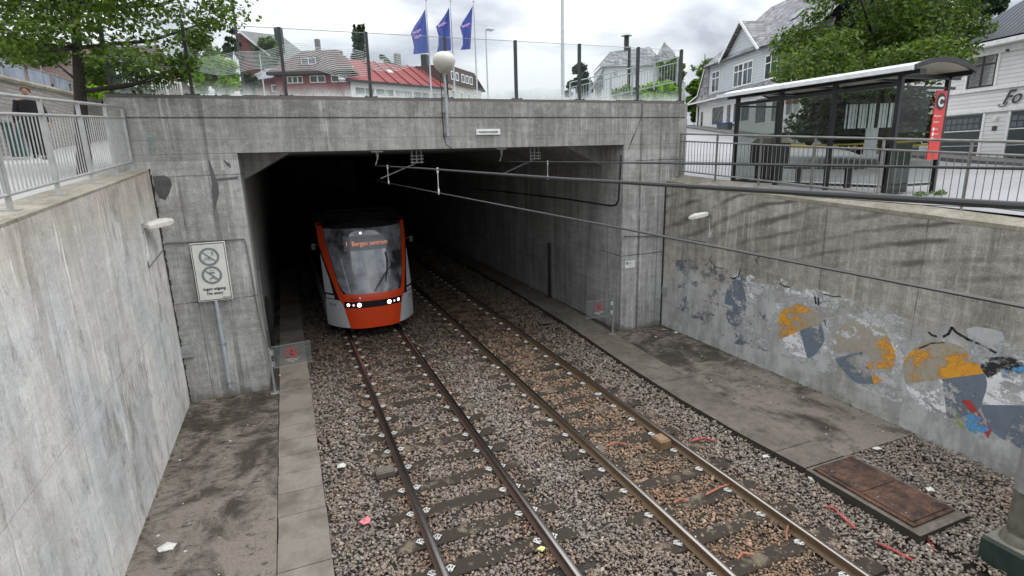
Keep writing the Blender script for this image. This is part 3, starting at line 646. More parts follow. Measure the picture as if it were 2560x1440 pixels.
ttext('218', TX - 1.22, .86, .12, charc, 'lettering', .012, sx=.9)
ttext('218', TX + 1.12, .86, .12, charc, 'lettering', .012, sx=.8)
b = MB(); b.add([S(-.33, 1.17, .017), S(-.28, 1.17, .017), S(-.30, 1.09, .017)], [(0, 2, 1)]); b.build('emblem', white, tram)
for sg in (-1, 1):
    b = MB(); grid(b, rows(1.09, 1.19, [(0, .82 if sg > 0 else -.98)], [(0, .98 if sg > 0 else -.82)], 2), .012); b.build('number_plate', tram_white, tram)
# wiper, mirrors, roof gear
b = MB(); b.tube([S(.02, 1.3, .03), S(.12, 1.5, .05), S(.30, 1.78, .05), S(.44, 1.95, .04)], .012, 6); b.tube([S(.06, 1.3, .03), S(.17, 1.52, .05), S(.36, 1.8, .05)], .008, 6); b.tube([S(.30, 1.55, .035), S(.40, 2.1, .035), S(.37, 2.4, .035)], .014, 6)
b.build('wiper', black, tram)
for sg in (-1, 1):
    b = MB(); p = S(sg * 1.0, 2.62, .02); q = p + np.array([sg * .16, -.05, .04]); b.tube([p, q], .02, 6); b.obox(q + np.array([0, 0, -.06]), (.06, 0, 0), (0, .04, 0), (0, 0, .1)); b.build('mirror', tram_black, tram, bevel=.01)
b = MB(); b.tube([(TX - 1.0, 17.9, 3.62), (TX + .95, 17.9, 3.62)], .025, 6); pass
for x in (-1.0, -.2, .95): b.tube([(TX + x, 17.9, 3.4), (TX + x, 17.9, 3.66)], .02, 6)
b.build('roof_equipment', simple('roof_matte_black', (.01, .01, .011), .95, bump=0, spec=.1), tram)  # roof gear in one even matte near-black
b = MB(); grid(b, rows(1.3, 2.3, [(1.3, -.50), (2.3, -.60)], [(1.3, -.487), (2.3, -.587)], 4), .018, 2); b.build('trim', tram_white, tram)
# ================================================================== CATENARY
wire = simple('copper_wire', (.030, .030, .030), .55, 0, var=.1, bump=0); wire2 = simple('contact_wire_metal', (.12, .115, .11), .28, .8, var=.1, bump=0)
for tx, nm, off in ((2.1, 'left', 0), (5.35, 'right', 0)):
    b = MB(); b.tube([(tx - .05 if False else tx, y, 4.62) for y in (-8, 0, 6, 13, 16, 30)], .0075, 6)
    tag(b.build('contact_wire', wire2, smooth=True), 'bare contact wire, the lower wire hanging over the %s track' % nm, 'wire')
    b = MB(); pts = [(tx, y, z) for y, z in ((-8, 4.95), (0, 4.93 if tx < 3 else 4.90), (4, 4.93), (9, 4.965), (13.2, 4.98), (14.6, 4.99))]
    b.tube(pts, .0125, 8); tag(b.build('messenger_wire', wire, smooth=True), 'thick stranded messenger cable over the %s track, above its contact wire' % nm, 'wire')
    for y in ((12.2, 8.0) if tx < 3 else (11.0,)):
        b = MB(); zt = float(np.interp(y, [p[1] for p in pts], [p[2] for p in pts])); b.tube([(tx, y, zt + .015), (tx, y + .01, 4.64)], .005, 6)
        b.tube([(tx, y, 4.60), (tx, y, 4.68)], .013, 6); b.tube([(tx, y, zt - .05), (tx, y, zt + .03)], .014, 6)
        tag(b.build('dropper', M['clip']), 'metal dropper between the wires of the %s track, %s' % (nm, {12.2: 'just outside the tunnel mouth', 8.0: 'halfway along the opening, the larger one', 11.0: 'nearest the tunnel mouth', 7.0: 'in front of the right pillar', 5.2: 'nearest the camera on that side'}[y]), 'dropper', 'droppers between the overhead wires')
wl_ = simple('span_wire_metal', (.05, .05, .05), .5, .5)
b = MB(); b.tube([PY(1350, 407, 13.9), PX(1700, 405, 6.3), PX(2560, 420, 6.3)], .006, 6); tag(b.build('span_wire', wl_), 'thin dark wire crossing in front of the bus shelter, topmost on the right', 'wire')
b = MB(); b.tube([PX(1770, 462, 8.0), PX(2000, 489, 8.0), PX(2300, 512, 8.0), PX(2560, 522, 8.0)], .006, 6); tag(b.build('span_wire', wl_), 'thin dark wire crossing just below the thick cable on the right', 'wire')
for cx, cy, nm in ((3.2, 14.2, 'left'), (6.55, 14.3, 'right')):
    t_ = thing('wire_bracket', 'metal cantilever bracket with ribbed insulator under the tunnel ceiling, over the %s track' % nm, 'bracket', (cx, cy, 4.9))
    b = MB()
    for dx in (-.12, 0, .12): b.tube([(cx + dx, cy, 5.34), (cx + dx, cy, 5.0)], .018, 8)
    for z in (5.02, 5.10, 5.18): b.box(cx - .17, cx + .17, cy - .05, cy + .05, z, z + .02)
    b.build('hanger', steel, t_)
    b = MB(); b.tube([(cx - .05, cy, 5.0), (cx - .45, cy, 4.85), (cx - .95, cy, 4.66)], .018, 6); b.build('arm', steel, t_)
    b = MB(); b.lathe((cx - .98, cy, 5.16), [(.02, 0), (.045, .02), (.02, .04), (.045, .06), (.02, .08), (.045, .1), (.02, .18)], 10); b.box(cx - 1.12, cx - .84, cy - .02, cy + .02, 5.30, 5.335); b.tube([(cx - .98, cy, 5.16), (cx - 1.05, cy, 4.98)], .015, 6); b.build('insulator', M['clip'], t_, smooth=True)
# cables on the portal and tunnel wall
b = MB(); b.tube([PY(1548, 372, 14.2), PX(1553, 390, 8.76), PX(1550, 440, 8.76), PX(1546, 500, 8.76), PX(1540, 512, 8.76), PX(1525, 514, 8.76), PX(1420, 498, 8.76), PX(1250, 478, 8.76), PX(1180, 472, 8.76)], .022, 8)
tag(b.build('cable', cable, smooth=True), 'black cable curving down inside the tunnel mouth on the right wall', 'cable')
b = MB(); q = [PY(x, y, YP - .02) for x, y in ((412, 608), (610, 597), (615, 610), (648, 790), (690, 968))]; b.tube(q, .014, 6)
tag(b.build('conduit', simple('conduit_grey', (.16, .16, .155), .6), smooth=False), 'thin grey conduit above the no-entry sign, bending down the pillar edge', 'conduit')
b = MB(); b.tube([PY(1668, 590, YP - .02), PY(1560, 590, YP - .02), PY(1553, 600, YP - .02), PY(1551, 640, YP - .02), PY(1548, 828, YP - .02)], .014, 6); b.tube([(10.2, 13.2, 2.72), PX(1730, 600, 10.23), PX(1764, 605, 10.23)], .012, 6)
tag(b.build('conduit', bpy.data.materials['conduit_grey']), 'thin grey conduit bending round the right pillar of the portal', 'conduit')
# ================================================================== GLOBE LAMP
gl = thing('globe_lamp', 'white globe lamp, browner below, on a grey pipe fixed to the middle of the portal', 'lamp', (3.74, 13.1, 5.7))
b = MB(); b.tube([(3.74, 13.1, 5.62), (3.74, 13.1, 6.55)], .042, 10); b.tube([(3.74, 13.1, 6.5), (3.73, 13.1, 7.08)], .032, 10); b.lathe((3.74, 13.1, 5.62), [(.055, 0), (.055, .05)], 10); b.lathe((3.74, 13.1, 6.15), [(.052, 0), (.052, .04)], 10); b.box(3.70, 3.78, 13.1, 13.25, 6.16, 6.19); b.box(3.70, 3.78, 13.1, 13.25, 5.66, 5.7); b.build('pipe', steel, gl, smooth=True)
gm = NT('globe_plastic'); x, y, z = gm.xyz(); mr = gm.n('ShaderNodeMapRange', i_1=7.45, i_2=7.05, i_3=0.0, i_4=1.0); gm.L(z, mr.inputs[0]); gm.bsdf(gm.mix(gm.m('MULTIPLY', mr.outputs[0], gm.noise(scale=5, detail=4)), (.62, .60, .55), (.25, .21, .16)), .45)  # globe colour turns darker and browner towards its bottom
b = MB(); b.lathe((3.74, 13.1, 7.0), [(.05, 0), (.06, .03), (.12, .06), (.21, .15), (.262, .27), (.258, .36), (.21, .44), (.12, .49), (.03, .505)], 24); b.build('globe', gm.mat, gl, smooth=True)
b = MB(); b.tube([(3.67, 13.08, 7.03), (3.62, 13.12, 6.9), (3.66, 13.15, 6.7), (3.66, 13.2, 6.2), (3.67, 13.2, 5.6), (3.72, 13.2, 5.42), (3.85, 13.22, 5.345)], .010, 6); b.build('cable', cable, gl, smooth=True)
# ================================================================== SIGNS
ink = simple('sign_ink', (.03, .03, .03), .5, bump=0); grey = simple('sign_grey', (.20, .215, .225), .5, bump=0); red = simple('sign_red', (.55, .03, .03), .5, bump=0)
plate = simple('sign_plate', (.66, .66, .61), .4, var=.12, sc_=3, bump=.02)
ns = thing('tunnel_name_sign', 'small white name sign lettered in capitals above the tunnel opening', 'sign', (4.82, YP - .03, 5.64))
b = MB(); b.box(4.50, 5.13, YP - .03, YP - .002, 5.65, 5.785); b.build('plate', white, ns, bevel=.003)
text('• FAGERÅSTUNNELEN •', .058, ink, ns, (4.815, YP - .034, 5.695), (1, 0, 0), (0, 0, 1), align='CENTER', bold=.0008, sx=.93)
sg = thing('no_entry_sign', 'white sign with two grey prohibition rings reading Ingen adgang, No entry', 'sign', (-1.67, YP - .1, 0))
YS = YP - .1
b = MB(); b.box(-1.995, -1.325, YS, YS + .02, 2.23, 3.51); b.build('plate', plate, sg, bevel=.008)
b = MB()
for x0, x1, z0, z1 in ((-1.975, -1.345, 3.475, 3.49), (-1.975, -1.345, 2.25, 2.265), (-1.975, -1.963, 2.265, 3.475), (-1.357, -1.345, 2.265, 3.475)): b.box(x0, x1, YS - .003, YS - .0005, z0, z1)
b.build('border', ink, sg)
b = MB(); b.tube([(-1.67, YP - .06, .18), (-1.67, YP - .06, 3.4)], .038, 12); b.build('pole', simple('pole_zinc', (.40, .45, .50), .4, .2, var=.15), sg, smooth=True)
b = MB()
for z in (1.2, .28): b.lathe((-1.67, YP - .06, z), [(.046, 0), (.046, .04)], 12); b.box(-1.74, -1.60, YP - .03, YP - .001, z, z + .04)
b.build('clamp', steel, sg)
def ring(cx, cz, R0, R1, y, b, sx=1):
    n = 40; vs = [(cx + r * math.cos(a) * sx, y, cz + r * math.sin(a)) for r in (R0, R1) for a in np.linspace(0, 2 * math.pi, n, endpoint=False)]
    b.add(vs, [(i, (i + 1) % n, n + (i + 1) % n, n + i) for i in range(n)])
def pict(b, pts, cx, cz, k, y): b.add([(cx + u * k, y, cz + v * k) for u, v in pts], [tuple(range(len(pts)))])
WALK = [[(-.05, 1.0), (.05, 1.0), (.08, .9), (.02, .82), (-.06, .86)], [(-.1, .78), (.1, .78), (.14, .3), (-.08, .3)], [(.08, .76), (.32, .45), (.28, .4), (.05, .62)], [(-.08, .76), (-.3, .5), (-.26, .44), (-.02, .62)], [(-.08, .32), (.06, .32), (-.12, -.1), (-.24, -.34), (-.34, -.3), (-.2, 0)], [(0, .32), (.14, .32), (.22, 0), (.4, -.26), (.3, -.34), (.1, 0)]]
b = MB(); y1, y2, y3 = YS - .002, YS - .0035, YS - .005
for cz in (3.2, 2.80): ring(-1.665, cz, .148, .198, y1, b)
b.build('prohibition_ring', grey, sg)
b = MB()
for w_ in WALK: pict(b, w_, -1.60, 3.235, .085, y2)
for cx in (-1.755, -1.655): ring(cx, 3.135, .024, .033, y2, b)
for p, q in (((-1.755, 3.135), (-1.72, 3.19)), ((-1.72, 3.19), (-1.67, 3.185)), ((-1.67, 3.185), (-1.655, 3.135)), ((-1.72, 3.19), (-1.70, 3.135)), ((-1.70, 3.135), (-1.67, 3.185)), ((-1.68, 3.20), (-1.655, 3.205))): b.bar((p[0], y2, p[1]), (q[0], y2, q[1]), .002, .008, up=(0, 0, 1))
pict(b, [(-.5, -.3), (.5, -.3), (.5, .05), (.35, .1), (.25, .42), (-.25, .42), (-.35, .1), (-.5, .05)], -1.66, 2.86, .11, y2)
for cx in (-1.70, -1.60): ring(cx, 2.715, .016, .027, y2, b)
pict(b, [(-.5, -.1), (.5, -.1), (.45, .12), (.1, .12), (-.05, .3), (-.2, .3), (-.1, .1), (-.5, .1)], -1.65, 2.735, .10, y2)
b.build('pictogram', grey, sg)
b = MB()
pict(b, [(-.28, .10), (.28, .10), (.2, .34), (-.2, .34)], -1.66, 2.855, .11, y2 - .001); b.build('pictogram_window', plate, sg)
b = MB()
for cz in (3.2, 2.80): b.obox((-1.665, y3, cz), np.array([.115, 0, -.105]), (0, .0008, 0), np.array([.0095, 0, .0105]))
b.build('slash', grey, sg)
text('Ingen adgang', .088, ink, sg, (-1.655, YS - .003, 2.475), (1, 0, 0), (0, 0, 1), align='CENTER', bold=.002, sx=.95)
text('No entry', .088, ink, sg, (-1.655, YS - .003, 2.375), (1, 0, 0), (0, 0, 1), align='CENTER', bold=.002, sx=.95)
text('Bybanen AS', .03, ink, sg, (-1.37, YS - .003, 2.285), (1, 0, 0), (0, 0, 1), align='RIGHT')
# clear barrier gates with red prohibition rings
acr = NT('clear_plastic'); tb = acr.n('ShaderNodeBsdfTransparent'); tb.inputs[0].default_value = (.80, .82, .82, 1); acr.bsdf((.45, .47, .47), .15, spec=.5); mx = acr.n('ShaderNodeMixShader', i_Fac=.12); acr.L(tb.outputs[0], mx.inputs[1]); acr.L(acr.b.outputs[0], mx.inputs[2]); acr.L(mx.outputs[0], acr.out.inputs[0])
def gate(lab, post, c0, c1, zc, face):
    g = thing('barrier_gate', lab, 'barrier', (post[0], post[1], WZ), group='clear plastic barrier gates at the tunnel mouth')
    b = MB(); b.obox((post[0], post[1], (post[2] + WZ) / 2), (.022, 0, 0), (0, .022, 0), (0, 0, (post[2] - WZ) / 2)); b.obox((post[0], post[1], WZ + .01), (.09, 0, 0), (0, .07, 0), (0, 0, .01)); b.build('post', steel, g, bevel=.003)
    c0, c1 = np.array(c0), np.array(c1); h = .25; b = MB(); u = np.array([0, 0, h]); n_ = np.array([0, .004, 0])
    b.obox((c0 + c1) / 2, (c1 - c0) / 2, n_, u); p = b.build('panel', acr.mat, g)
    b = MB(); fr = M['clip']
    b.bar(c0 - u, c1 - u, .01, .01); b.bar(c0 + u, c1 + u, .008, .008); b.build('trim', simple('panel_edge', (.3, .32, .32), .3), g)
    m_ = (c0 + c1) / 2 + np.array([0, -.008, .05]); b = MB(); ring(m_[0], m_[2], .095, .118, m_[1], b); b.obox((m_[0], m_[1] - .002, m_[2]), (.075, 0, -.075), (0, .0008, 0), (.008, 0, .008)); b.build('prohibition_ring', red, g)
    b = MB()
    for w_ in WALK: pict(b, w_, m_[0], m_[2] - .03, .10, m_[1] - .001)
    b.build('pictogram', ink, g)
    for i, tx in enumerate(('Ingen adgang for uvedkommende', 'Adgang forbudt i tunnelen', 'No entry')):
        text(tx, .022, white, g, (m_[0], m_[1], m_[2] - .165 - .032 * i), (1, 0, 0), (0, 0, 1), align='CENTER')
    b = MB(); s_ = 1 if face > 0 else -1
    b.obox((post[0] + s_ * .05, post[1] - .01, c0[2] + .1), (.03, 0, 0), (0, .008, 0), (0, 0, .06)); b.obox((post[0] + s_ * .05, post[1] - .01, c0[2] - .17), (.03, 0, 0), (0, .008, 0), (0, 0, .06)); b.build('hinge', M['clip'], g)
gate('clear plastic gate with red no-walking ring on the left kerb, at the tunnel mouth', (-.74, 12.95, 1.05), (-.70, 12.9, .83), (.14, 12.9, .86), .83, 1)
gate('clear plastic gate with red no-walking ring on the right walkway, beside the right pillar', (8.42, 13.1, 1.05), (7.53, 13.1, .80), (8.36, 13.1, .80), .8, -1)
ws = thing('notice_sign', 'small white notice with a round black emblem on the right pillar', 'sign', (9.2, YP, 2))
p0, p1 = PY(1563, 653, YP), PY(1587, 668, YP)
b = MB(); b.box(p0[0], p1[0], YP - .012, YP - .001, p1[2], p0[2]); b.build('plate', white, ws)
b = MB(); ring(p0[0] + .055, p0[2] - .065, .018, .042, YP - .014, b); b.build('emblem', ink, ws)
for i in range(3): text(('Ingen adgang', 'for uvedkommende', 'Bybanen')[i], .022, grey, ws, (p0[0] + .105, YP - .014, p0[2] - .05 - .04 * i), (1, 0, 0), (0, 0, 1), sx=.6)
# electrical plates
b = MB(); q = PY(468, 878, YP); b.box(q[0] - .13, q[0] + .13, YP - .05, YP - .001, q[2] - .14, q[2] + .12); tag(b.build('junction_plate', steel, bevel=.006), 'grey bolted metal plate low on the left pillar next to the retaining wall', 'metal plate')
b = MB(); q = PX(1667, 728, 10.25); b.box(10.20, 10.249, 13.0, 13.2, q[2] - .12, q[2] + .12); tag(b.build('junction_plate', steel, bevel=.006), 'small grey metal plate in the corner right of the right pillar', 'metal plate')
# tunnel wall posts
p = PZ(1366, 745, WZ)
b = MB(); b.tube([(8.66, p[1], WZ), (8.66, p[1], 2.0)], .05, 10); b.lathe((8.66, p[1], WZ), [(.09, 0), (.09, .03)], 10); tag(b.build('bollard_post', black, smooth=True), 'tall black post against the right tunnel wall', 'post')
q = PZ(688, 838, WZ)
b = MB(); b.tube([(-.76, 15.2, WZ), (-.76, 15.2, 1.75)], .05, 10); tag(b.build('bollard_post', black, smooth=True), 'tall black post against the left tunnel wall beside the tram', 'post')
b = MB(); b.box(-.855, -.83, 14.9, 17.2, .9, 2.5); tag(b.build('wall_panel', steel), 'pale metal panel on the left tunnel wall', 'panel')
# floodlights
def flood(lab, at, tip, wallx, drop):
    f_ = thing('floodlight', lab, 'floodlight', tuple(at)); at, tip = np.array(at), np.array(tip); d = tip - at; L = np.linalg.norm(d); d /= L
    side = np.cross(d, (0, 0, 1)); side /= np.linalg.norm(side); up = np.cross(side, d); c = (at + tip) / 2
    b = MB(); hs = []
    for u_, w_, h_ in ((-.5, .05, .05), (-.3, .08, .08), (.2, .12, .09), (.42, .11, .06), (.52, .06, .02)):
        hs += [c + d * L * u_ + side * w_ * a + up * h_ * k for a, k in ((-1, -.6), (1, -.6), (1, .3), (.6, 1), (-.6, 1), (-1, .3))]
    fs = [(i * 6 + j, i * 6 + (j + 1) % 6, (i + 1) * 6 + (j + 1) % 6, (i + 1) * 6 + j) for i in range(4) for j in range(6)] + [tuple(range(6))[::-1], tuple(range(24, 30))]
    b.add(hs, fs); b.build('housing', simple('flood_plastic', (.62, .60, .55), .4), f_, smooth=False, bevel=.004)
    b = MB(); s_ = 1 if wallx < 0 else -1; w0 = (wallx, at[1], at[2]); b.tube([w0, at], .022, 8); b.box(min(wallx, wallx + s_ * .03), max(wallx, wallx + s_ * .03), at[1] - .06, at[1] + .06, at[2] - .07, at[2] + .07); b.build('bracket', steel, f_)
    b = MB(); x = wallx + s_ * .015; b.tube([(x, at[1] + .02, at[2]), (x, at[1] + .03, at[2] - .25), (x, at[1] - .02, at[2] - drop + .1)], .008, 6); b.box(min(wallx, wallx + s_ * .04), max(wallx, wallx + s_ * .04), at[1] - .06, at[1] + .02, at[2] - drop, at[2] - drop + .13); b.build('cable_box', M['clip'], f_)
flood('pale wall floodlight on the left retaining wall, pointing towards the portal', PX(368, 568, -2.42), PY(425, 552, 12.6), -2.5, .62)
flood('pale wall floodlight high on the right retaining wall, pointing towards the portal', PX(1772, 535, 10.18), PX(1722, 545, 9.85), 10.25, .62)
b = MB(); b.tube([(-2.485, 11.75, 3.38), (-2.485, 11.75, 3.3), (-2.485, 13.2, 3.42)], .012, 6); tag(b.build('conduit', bpy.data.materials['conduit_grey']), 'short grey conduit below the left wall floodlight', 'conduit')
# ================================================================== RAILINGS
def railing(name, lab, xr, ys_, zf, mt, H=1.2, closed=True, xpost=None, sp=.115):
    g = thing(name, lab, 'railing', (xr, ys_[0], zf(ys_[0])))
    for i, y in enumerate(ys_):
        b = MB(); b.bar((xr, y, zf(y) + .006), (xr, y, zf(y) + H + .02), .055, .025, up=(0, 1, 0)); b.box(xr - .09, xr + .09, y - .05, y + .05, zf(y) - .012, zf(y) + .008); b.build('post', mt, g, bevel=.002)
    y0, y1 = ys_[0], ys_[-1]
    for h, r in ((H, .024), (H - .2, .02), (.16, .02)):
        b = MB(); b.tube([(xr, y0, zf(y0) + h), (xr, y1, zf(y1) + h)], r, 8); b.build('rail', mt, g, smooth=True)
    b = MB(); y = y0
    n = int((y1 - y0) / sp)
    for i in range(1, n):
        y = y0 + (y1 - y0) * i / n
        b.tube([(xr, y, zf(y) + .16), (xr, y, zf(y) + H - .2)], .008, 6, cap=False)
    o = b.build('balusters', mt, g, smooth=True); o['kind'] = 'stuff'
    return g
railing('railing', 'light grey metal railing on top of the left retaining wall', -2.76, [3.12, 4.6, 6.07, 7.55, 9.03, 10.52, 11.98, 13.2], lambda y: zlt(y) + .012 + (.0 if y < 0 else 0), M['rail_paint'])
railing('railing', 'long grey metal railing on top of the right retaining wall, before the bus shelter', 10.62, [1.4, 2.86, 4.32, 5.78, 7.26, 8.74, 10.21, 11.68, 13.14], lambda y: 3.62 + .0605 * y, M['rail_dark'], H=1.19, sp=.12)
# ================================================================== GLASS SCREEN on the portal
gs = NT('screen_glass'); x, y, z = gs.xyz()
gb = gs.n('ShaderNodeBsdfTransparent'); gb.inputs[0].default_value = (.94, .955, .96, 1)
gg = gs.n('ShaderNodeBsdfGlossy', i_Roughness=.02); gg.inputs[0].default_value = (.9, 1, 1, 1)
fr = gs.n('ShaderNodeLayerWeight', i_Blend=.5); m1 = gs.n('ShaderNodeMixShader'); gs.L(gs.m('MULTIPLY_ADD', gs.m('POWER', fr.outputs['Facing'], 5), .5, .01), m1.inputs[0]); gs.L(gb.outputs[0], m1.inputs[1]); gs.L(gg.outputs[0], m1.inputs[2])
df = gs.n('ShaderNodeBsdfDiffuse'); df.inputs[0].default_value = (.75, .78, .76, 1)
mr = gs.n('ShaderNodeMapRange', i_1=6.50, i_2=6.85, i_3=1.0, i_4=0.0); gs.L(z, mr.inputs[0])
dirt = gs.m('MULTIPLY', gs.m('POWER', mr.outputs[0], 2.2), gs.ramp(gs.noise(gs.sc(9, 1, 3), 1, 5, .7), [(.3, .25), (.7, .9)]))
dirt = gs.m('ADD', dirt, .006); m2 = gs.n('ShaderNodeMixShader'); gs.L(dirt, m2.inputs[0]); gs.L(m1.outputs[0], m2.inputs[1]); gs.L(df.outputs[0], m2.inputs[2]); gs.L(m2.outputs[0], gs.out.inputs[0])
scr = thing('glass_screen', 'tall clear glass screen in charcoal posts along the top of the tunnel portal', 'glass screen', (4, YP + .22, 6.51))
PXs = [-3.0, -1.5, .26, 2.07, 3.87, 5.69, 7.50, 9.32, 10.77]; YG = YP + .2
PXs = [-2.92, -1.53, .26, 2.07, 3.87, 5.69, 7.50, 9.32, 10.77]
for i, x in enumerate(PXs):
    b = MB(); b.box(x - .032, x + .032, YG - .03, YG + .06, 6.51, 7.905); b.box(x - .14, x + .14, YG - .07, YG + .12, 6.512, 6.53)
    b.lathe((x - .11, YG - .03, 6.53), [(.015, 0), (.015, .02)], 6); b.lathe((x + .11, YG - .03, 6.53), [(.015, 0), (.015, .02)], 6); b.build('post', charc, scr, bevel=.003)
linem = simple('etched_line', (.60, .66, .66), .6, bump=0)
for i in range(len(PXs) - 1):
    x0, x1 = PXs[i] + .034, PXs[i + 1] - .034
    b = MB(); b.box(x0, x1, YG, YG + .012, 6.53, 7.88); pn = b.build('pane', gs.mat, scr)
    b = MB(); b.tube([(x0, YG + .006, 7.885), (x1, YG + .006, 7.885)], .007, 6); b.build('pane_edge', simple('pane_edge_glass', (.22, .27, .27), .3), scr) 
    if i <= 3:
        b = MB()
        for j in range(14 if i < 3 else 10):
            zb = 7.02 + .034 * j + (.12 if i == 3 else 0); pts = []
            xe = x1 if i < 3 else x0 + .9
            for q in range(41):
                xx = x0 + (xe - x0) * q / 40; u = (xx + 3)
                pts.append((xx, YG - .003, zb + .07 * math.sin(u * 2.1 + .7) + .035 * math.sin(u * 5.3 + j * .12) + .012 * j * math.sin(u * 1.3 + 2) * .6))
            b.tube(pts, .0045, 4, cap=False)
        b.build('etched_waves', linem, pn)
#@@UPPER
# ================================================================== UPPER GROUND
def hst(y):
    return float(np.interp(y, [-40, 4, 14.5, 24, 45, 70, 300], [3.6, 3.93, 4.36, 5.2, 7.55, 8.0, 9]))
def hgr(x, y):
    if x > 10.7: return hst(y) + (0 if x < 40 else .03 * (x - 40))
    if x < -3: return (ZL(y) + .0 if y > -5 else ZL(-5)) + max(0, -9 - x) * .10 - .22
    return 6.25 if y > 10 else 3.7
xs = [-300, -120, -60, -30, -16, -9, -6, -3.04, 10.74, 12, 14, 20, 30, 45, 80, 300]; ys = [-300, -60, -20, -8, -3, 4, 9, 14.5, 20, 24, 32, 45, 60, 75, 120, 300]
gd = NT('ground_grass'); f = gd.noise(scale=2, detail=8, rough=.7); gd.bsdf(gd.mix(f, (.03, .05, .015), (.10, .11, .05)), .9)
b = MB()
for i in range(len(xs) - 1):
    for j in range(len(ys) - 1):
        cx, cy = (xs[i] + xs[i + 1]) / 2, (ys[j] + ys[j + 1]) / 2
        if -3.1 < cx < 10.8 and -3 < cy < 60: continue
        if xs[i] >= 10.7 and xs[i + 1] <= 45.1 and -20 <= ys[j] and ys[j + 1] <= 75.1: dz = -.02
        else: dz = 0
        ex = .01 if xs[i] == 10.74 else (-.01 if xs[i] == -3.04 else 0)
        q = [(xs[i], ys[j]), (xs[i + 1], ys[j]), (xs[i + 1], ys[j + 1]), (xs[i], ys[j + 1])]
        b.add([(x, y, hgr(cx if (-3.1 < cx < 10.8) else (x if not (x in (-3.04, 10.74)) else (x + (.1 if cx > x else -.1))), y) + dz) for x, y in q], [(0, 1, 2, 3)])
tag(b.build('ground', gd.mat, keep=True), kind='structure')
pv = NT('street_paving'); x, y, z = pv.xyz(); f = pv.noise(scale=20, detail=5, rough=.7); a = pv.noise(pv.sc(.25, 1, 1), .8, 5)
c = pv.mix(f, (.27, .27, .275), (.40, .40, .405)); c = pv.mix(pv.ramp(a, [(.45, 0), (.7, .5)]), c, (.20, .20, .205)); pv.bsdf(c, .55, bump=f, bs=.3, bd=.01)
TH = R(17.); EA = np.array([math.sin(TH), math.cos(TH)]); EN = np.array([math.cos(TH), -math.sin(TH)])
def FP(s, off, z=None):
    p = EA * s + EN * off; return (p[0], p[1], hst(p[1]) if z is None else z)
b = MB(); xg = [10.745, 12, 14, 17, 20, 24, 30, 36, 45]; yg = [-20, 0, 4, 9, 14.5, 19, 24, 32, 38, 45, 60, 75]
for i in range(len(xg) - 1):
    for j in range(len(yg) - 1):
        b.add([(x, y, hst(y) - .001 + .02) for x, y in ((xg[i], yg[j]), (xg[i + 1], yg[j]), (xg[i + 1], yg[j + 1]), (xg[i], yg[j + 1]))], [(0, 1, 2, 3)])
tag(b.build('street', pv.mat, keep=True), kind='structure')
b = MB()   # far pavement along the houses, a real kerb step
ss = [12, 16, 20, 24, 28, 32, 38, 44, 50, 56]
for s0_, s1_ in zip(ss[:-1], ss[1:]):
    q = [FP(s0_, 20.2), FP(s0_, 22.6), FP(s1_, 22.6), FP(s1_, 20.2)]
    b.add([(p[0], p[1], p[2] + .14) for p in q] + [(p[0], p[1], p[2] - .1) for p in q], [(0, 1, 2, 3), (0, 3, 7, 4), (0, 4, 5, 1), (2, 6, 7, 3)])
tag(b.build('pavement', simple('pavement_asphalt', (.16, .155, .15), .8), keep=True), kind='structure')
lp = NT('path_paving'); f = lp.noise(scale=12, detail=6, rough=.7); lp.bsdf(lp.mix(f, (.26, .255, .25), (.44, .43, .41)), .8, bump=f, bs=.3, bd=.01)
base = [PD(0, 392, 17), PD(134, 373, 20.5), PD(217, 357, 25), PD(300, 342, 30)]
b = MB(); L_ = [(-3.07, y, zlt(y) - .012) for y in (0, 6, 10, 13.3)] + [(-3.05, 20, hgr(-4, 20) + .25), (-3.05, 30, 6.6)]
Rr = [(-9, 0, hgr(-4, 0) + .2), (-8.5, 6, hgr(-4, 6) + .2), (-8, 10, hgr(-4, 10) + .2)] + [tuple(base[0]), tuple(base[1]), tuple(base[3])]
for i in range(5): b.add([L_[i], L_[i + 1], Rr[i + 1], Rr[i]], [(0, 1, 2), (0, 2, 3)])
tag(b.build('path', lp.mat, keep=True), kind='structure')
# stone wall with ramp railing behind the path
stw = NT('stone_blockwork'); tcn = stw.n('ShaderNodeVectorMath', operation='MULTIPLY'); x, y, z = stw.xyz(); cmb = stw.n('ShaderNodeCombineXYZ'); stw.L(stw.m('ADD', y, x), cmb.inputs[0]); stw.L(z, cmb.inputs[1])
br = stw.n('ShaderNodeTexBrick', i_Scale=1.0); stw.L(cmb.outputs[0], br.inputs['Vector']); br.inputs['Color1'].default_value = (.30, .28, .26, 1); br.inputs['Color2'].default_value = (.20, .19, .18, 1); br.inputs['Mortar'].default_value = (.07, .065, .06, 1); br.inputs['Brick Width'].default_value = .5; br.inputs['Row Height'].default_value = .13; br.inputs['Mortar Size'].default_value = .012
stw.bsdf(stw.mix(.35, br.outputs[0], stw.mix(stw.noise(scale=6, detail=6), (.10, .10, .09), (.42, .40, .37))), .9)
tops = [PD(-60, 178, 14.5), PD(0, 196, 17), PD(134, 226, 20.5), PD(217, 246, 25), PD(300, 262, 30)]
bs = [PD(-60, 402, 14.5)] + base
g = thing('stone_wall', 'grey stone block wall rising behind the path on the left', 'wall', tuple(base[1]))
b = MB()
for i in range(4):
    a0, a1, t0, t1 = bs[i], bs[i + 1], tops[i], tops[i + 1]; o_ = np.array([-.5, .1, 0]); dn = np.array([0, 0, -.6])
    b.add([a0 + dn, a1 + dn, t1, t0, t0 + o_, t1 + o_, a0 + o_ + dn, a1 + o_ + dn], [(0, 1, 2, 3), (3, 2, 5, 4)])
b.build('wall', stw.mat, g)
